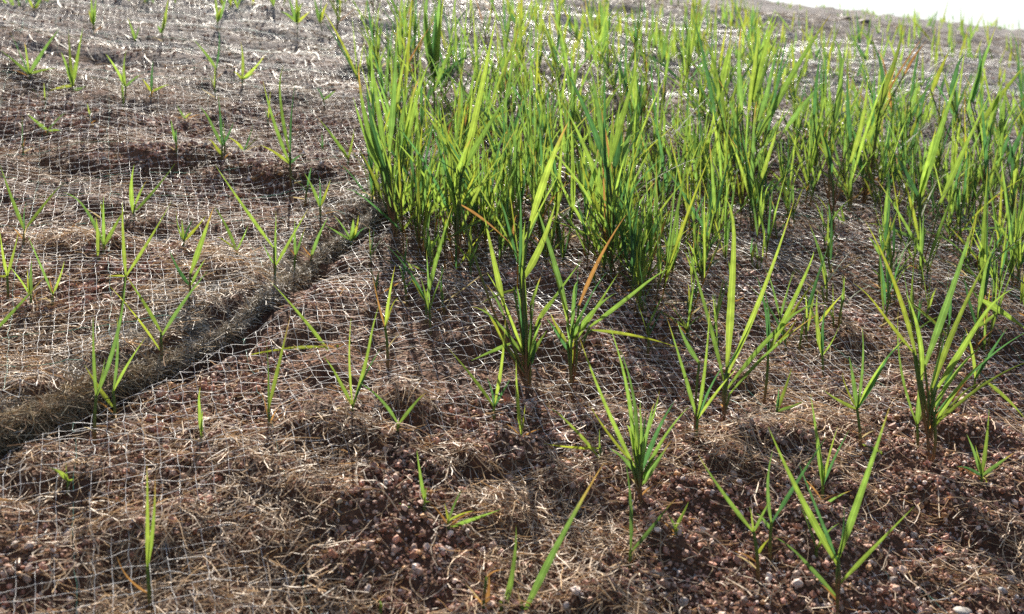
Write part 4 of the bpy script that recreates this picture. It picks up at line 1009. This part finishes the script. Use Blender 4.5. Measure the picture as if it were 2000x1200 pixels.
# grass farther up the slope, too small to count
def far_grass():
    segs = []; uvs = []
    def blades(x, y, hgt, nb, spread):
        P0 = []; P2 = []
        for i in range(len(x)):
            z = float(h_ground(np.array([x[i]]), np.array([y[i]]))[0])
            for j in range(nb):
                q = rng.uniform(0, 6.28); inc = abs(rng.normal(0, 0.38)); L = hgt[i] * rng.uniform(0.5, 1.1)
                b = np.array([x[i] + rng.normal(0, spread), y[i] + rng.normal(0, spread), z - 0.004])
                tip = b + L * np.array([math.cos(q) * math.sin(inc), math.sin(q) * math.sin(inc), math.cos(inc)])
                code = rng.choice(['g', 'y', 'o', 'b'], p=[0.62, 0.2, 0.1, 0.08])
                v, f, c, uv = leaf_mesh(b, (b + tip) / 2 + np.array([0, 0, 0.04 * L]), tip, rng.uniform(0.003, 0.006), code, np.array([rng.normal(0, .5), -1, .3]), k=4)
                segs.append((v, f, c)); uvs.append(uv)
    def spread_px(x0, x1, y0, y1, n):
        P = hit(rng.uniform(x0, x1, n), rng.uniform(y0, y1, n), h_smooth)
        return P[:, 0], P[:, 1]
    x, y = spread_px(980, 1500, 0, 130, 80); blades(x, y, rng.uniform(0.05, 0.10, len(x)), 4, 0.012)
    x, y = spread_px(1380, 2000, 120, 270, 55); blades(x, y, rng.uniform(0.03, 0.08, len(x)), 4, 0.02)
    x, y = spread_px(1450, 2000, 40, 130, 26); blades(x, y, rng.uniform(0.04, 0.09, len(x)), 6, 0.03)
    x, y = spread_px(0, 640, -60, 30, 16); blades(x, y, rng.uniform(0.04, 0.10, len(x)), 4, 0.01)
    # along the crest
    n = 190
    y = rng.uniform(3.4, 5.4, n); x = y * rng.uniform(0.12, 0.62, n)
    blades(x, y, rng.uniform(0.015, 0.04, n), 5, 0.03)
    V, F, C = join(segs)
    return obj('far_grass', mesh_from('far_grass', V, F, C, np.concatenate(uvs)), M_LEAF, label='sparse grass tufts far up the slope below the sky line', cat='grass', kind='stuff')
far_grass()

def young_shoots():
    segs = []; uvs = []; st = []
    for poly, n, hr, lr, label, group in ZONES[:8]:
        xs = [p[0] for p in poly]; ys = [p[1] for p in poly]
        pts = []
        while len(pts) < 40:
            a, b = rng.uniform(min(xs), max(xs)), rng.uniform(min(ys), max(ys))
            if inside(poly, a, min(b, max(ys) - 1)):
                pts.append((a, b))
        P = hit([p[0] + rng.normal(0, 18) for p in pts], [p[1] + abs(rng.normal(0, 38)) for p in pts], h_smooth)
        Z = h_ground(P[:, 0], P[:, 1])
        for q in range(len(pts)):
            B = np.array([P[q, 0], P[q, 1], Z[q] - 0.003])
            h = rng.uniform(0.03, 0.13); sh = h * rng.uniform(0.2, 0.5)
            T = B + np.array([rng.normal(0, .15), rng.normal(0, .15), 1]) * sh
            st.append(np.linspace(0, 1, 3)[:, None] * (T - B) + B)
            for j in range(int(rng.integers(2, 6))):
                az = rng.uniform(0, 6.28); inc = abs(rng.normal(0.1, 0.42)); L = (h - sh * 0.6) * rng.uniform(0.5, 1.1)
                a = B + (T - B) * rng.uniform(0.5, 1.0)
                tip = a + L * np.array([math.cos(az) * math.sin(inc), math.sin(az) * math.sin(inc), math.cos(inc)])
                code = rng.choice(['g', 'y', 'o', 'b'], p=[0.74, 0.14, 0.06, 0.06])
                v, f, c, uv = leaf_mesh(a, (a + tip) / 2 + np.array([0, 0, 0.05 * L]), tip, rng.uniform(0.0014, 0.0032), code, np.array([rng.normal(0, .8), -1, .3]), k=5)
                segs.append((v, f, c)); uvs.append(uv)
    V, F, C = join(segs)
    n0 = len(V)
    V2, F2, C2 = tubes(np.array(st), np.full((len(st), 3), 0.0006), 4, np.tile(np.array([[0.20, 0.14, 0.05]]), (len(st), 1)))
    V = np.concatenate([V, V2]); F = np.concatenate([F, F2 + n0]); C = np.concatenate([C, C2])
    uv = np.concatenate(uvs + [np.full((len(V2), 2), 0.3)])
    return obj('young_shoots', mesh_from('young_shoots', V, F, C, uv), M_LEAF, label='fine young grass shoots filling the gaps of the tall stand', cat='grass', kind='stuff')
young_shoots()

# ------------------------------------------------------------------ a few stones that stand out
def stone(px, py, size_px, col, label, squash=0.7, name='pebble', cat='pebble', bump=0.0, group=None):
    P = hit([px], [py], h_smooth)[0]
    dep = float((P - CAM) @ FWD)
    r = size_px * dep / FPX / 2
    z = float(h_ground(np.array([P[0]]), np.array([P[1]]))[0])
    v = IV.copy(); f = IF
    # one subdivision
    mids = {}; vs = [list(a) for a in v]; nf = []
    def mid(a, b):
        k = (min(a, b), max(a, b))
        if k not in mids:
            m = (np.array(vs[a]) + np.array(vs[b])) / 2; vs.append(list(m / np.linalg.norm(m))); mids[k] = len(vs) - 1
        return mids[k]
    for a, b, c in f:
        ab, bc, ca = mid(a, b), mid(b, c), mid(c, a)
        nf += [(a, ab, ca), (b, bc, ab), (c, ca, bc), (ab, bc, ca)]
    v = np.array(vs)
    s = rng.uniform(0, 50)
    rr = 1 + 0.55 * fbm(v[:, 0] * 1.3 + s, v[:, 1] * 1.3 + v[:, 2] * 1.1, 3, 2)
    v = v * rr[:, None] * np.array([1, rng.uniform(.75, 1), squash]) * r
    a = rng.uniform(0, 6.28); ca, sa = math.cos(a), math.sin(a)
    v = v @ np.array([[ca, sa, 0], [-sa, ca, 0], [0, 0, 1]])
    c = np.tile(np.array(col), (len(v), 1)) * (1 + 0.3 * vnoise(v[:, 0] / r * 2, v[:, 1] / r * 2 + v[:, 2] / r, 8))[:, None]
    o = obj(name, mesh_from(name, v, np.array(nf), c), M_STONE, label=label, cat=cat, group=group)
    o.location = (P[0], P[1], z + r * squash * 0.45)
    return o

stone(1957, 1166, 20, (0.32, 0.31, 0.31), 'pale grey pebble at the bottom right corner, right of a pink one')
stone(1925, 1165, 20, (0.44, 0.27, 0.22), 'pink pebble at the bottom right corner, left of a pale grey one')
stone(1283, 1124, 24, (0.40, 0.37, 0.32), 'flat grey-tan pebble on open gravel below the thin orange-tipped plant')
stone(664, 1022, 15, (0.52, 0.38, 0.24), 'rounded yellowish pebble on open gravel, left of the bent-leaf sprout')
stone(695, 1040, 14, (0.50, 0.33, 0.27), 'pinkish pebble at the edge of the gravel patch below the yellowish one')
stone(489, 1010, 15, (0.60, 0.42, 0.40), 'pale pink pebble in the straw at the lower left centre')
stone(421, 900, 15, (0.45, 0.38, 0.33), 'grey-brown pebble on the net below the single short green blade')
stone(982, 982, 14, (0.50, 0.34, 0.20), 'orange-tan pebble lying above the low sprawling sprout')
stone(158, 566, 15, (0.45, 0.22, 0.15), 'red-brown pebble on the upper mat near the left side')
stone(1785, 1050, 17, (0.48, 0.40, 0.34), 'oblong tan pebble right of the big front V-shaped plant')
stone(1880, 1195, 36, (0.34, 0.31, 0.28), 'flat pale stone half sunk at the bottom edge near the right corner', squash=0.4, name='flat_stone', cat='stone')
stone(1262, 968, 17, (0.40, 0.26, 0.20), 'brown pebble at the foot of the bushy front plant')
stone(1688, 48, 30, (0.17, 0.13, 0.115), 'dark lump of rock on the far crest under the sky', squash=0.45, name='rock', cat='rock')
stone(1655, 40, 18, (0.16, 0.11, 0.09), 'small dark rock left of the dark lump on the far crest', squash=0.5, name='rock', cat='rock')
stone(1842, 835, 24, (0.24, 0.13, 0.09), 'dark red clod of soil at the foot of the big tall right plant', squash=0.8, name='soil_clod', cat='clod')
stone(1310, 770, 26, (0.20, 0.11, 0.075), 'brown soil clod right of the bushy front plant tips', squash=0.8, name='soil_clod', cat='clod')
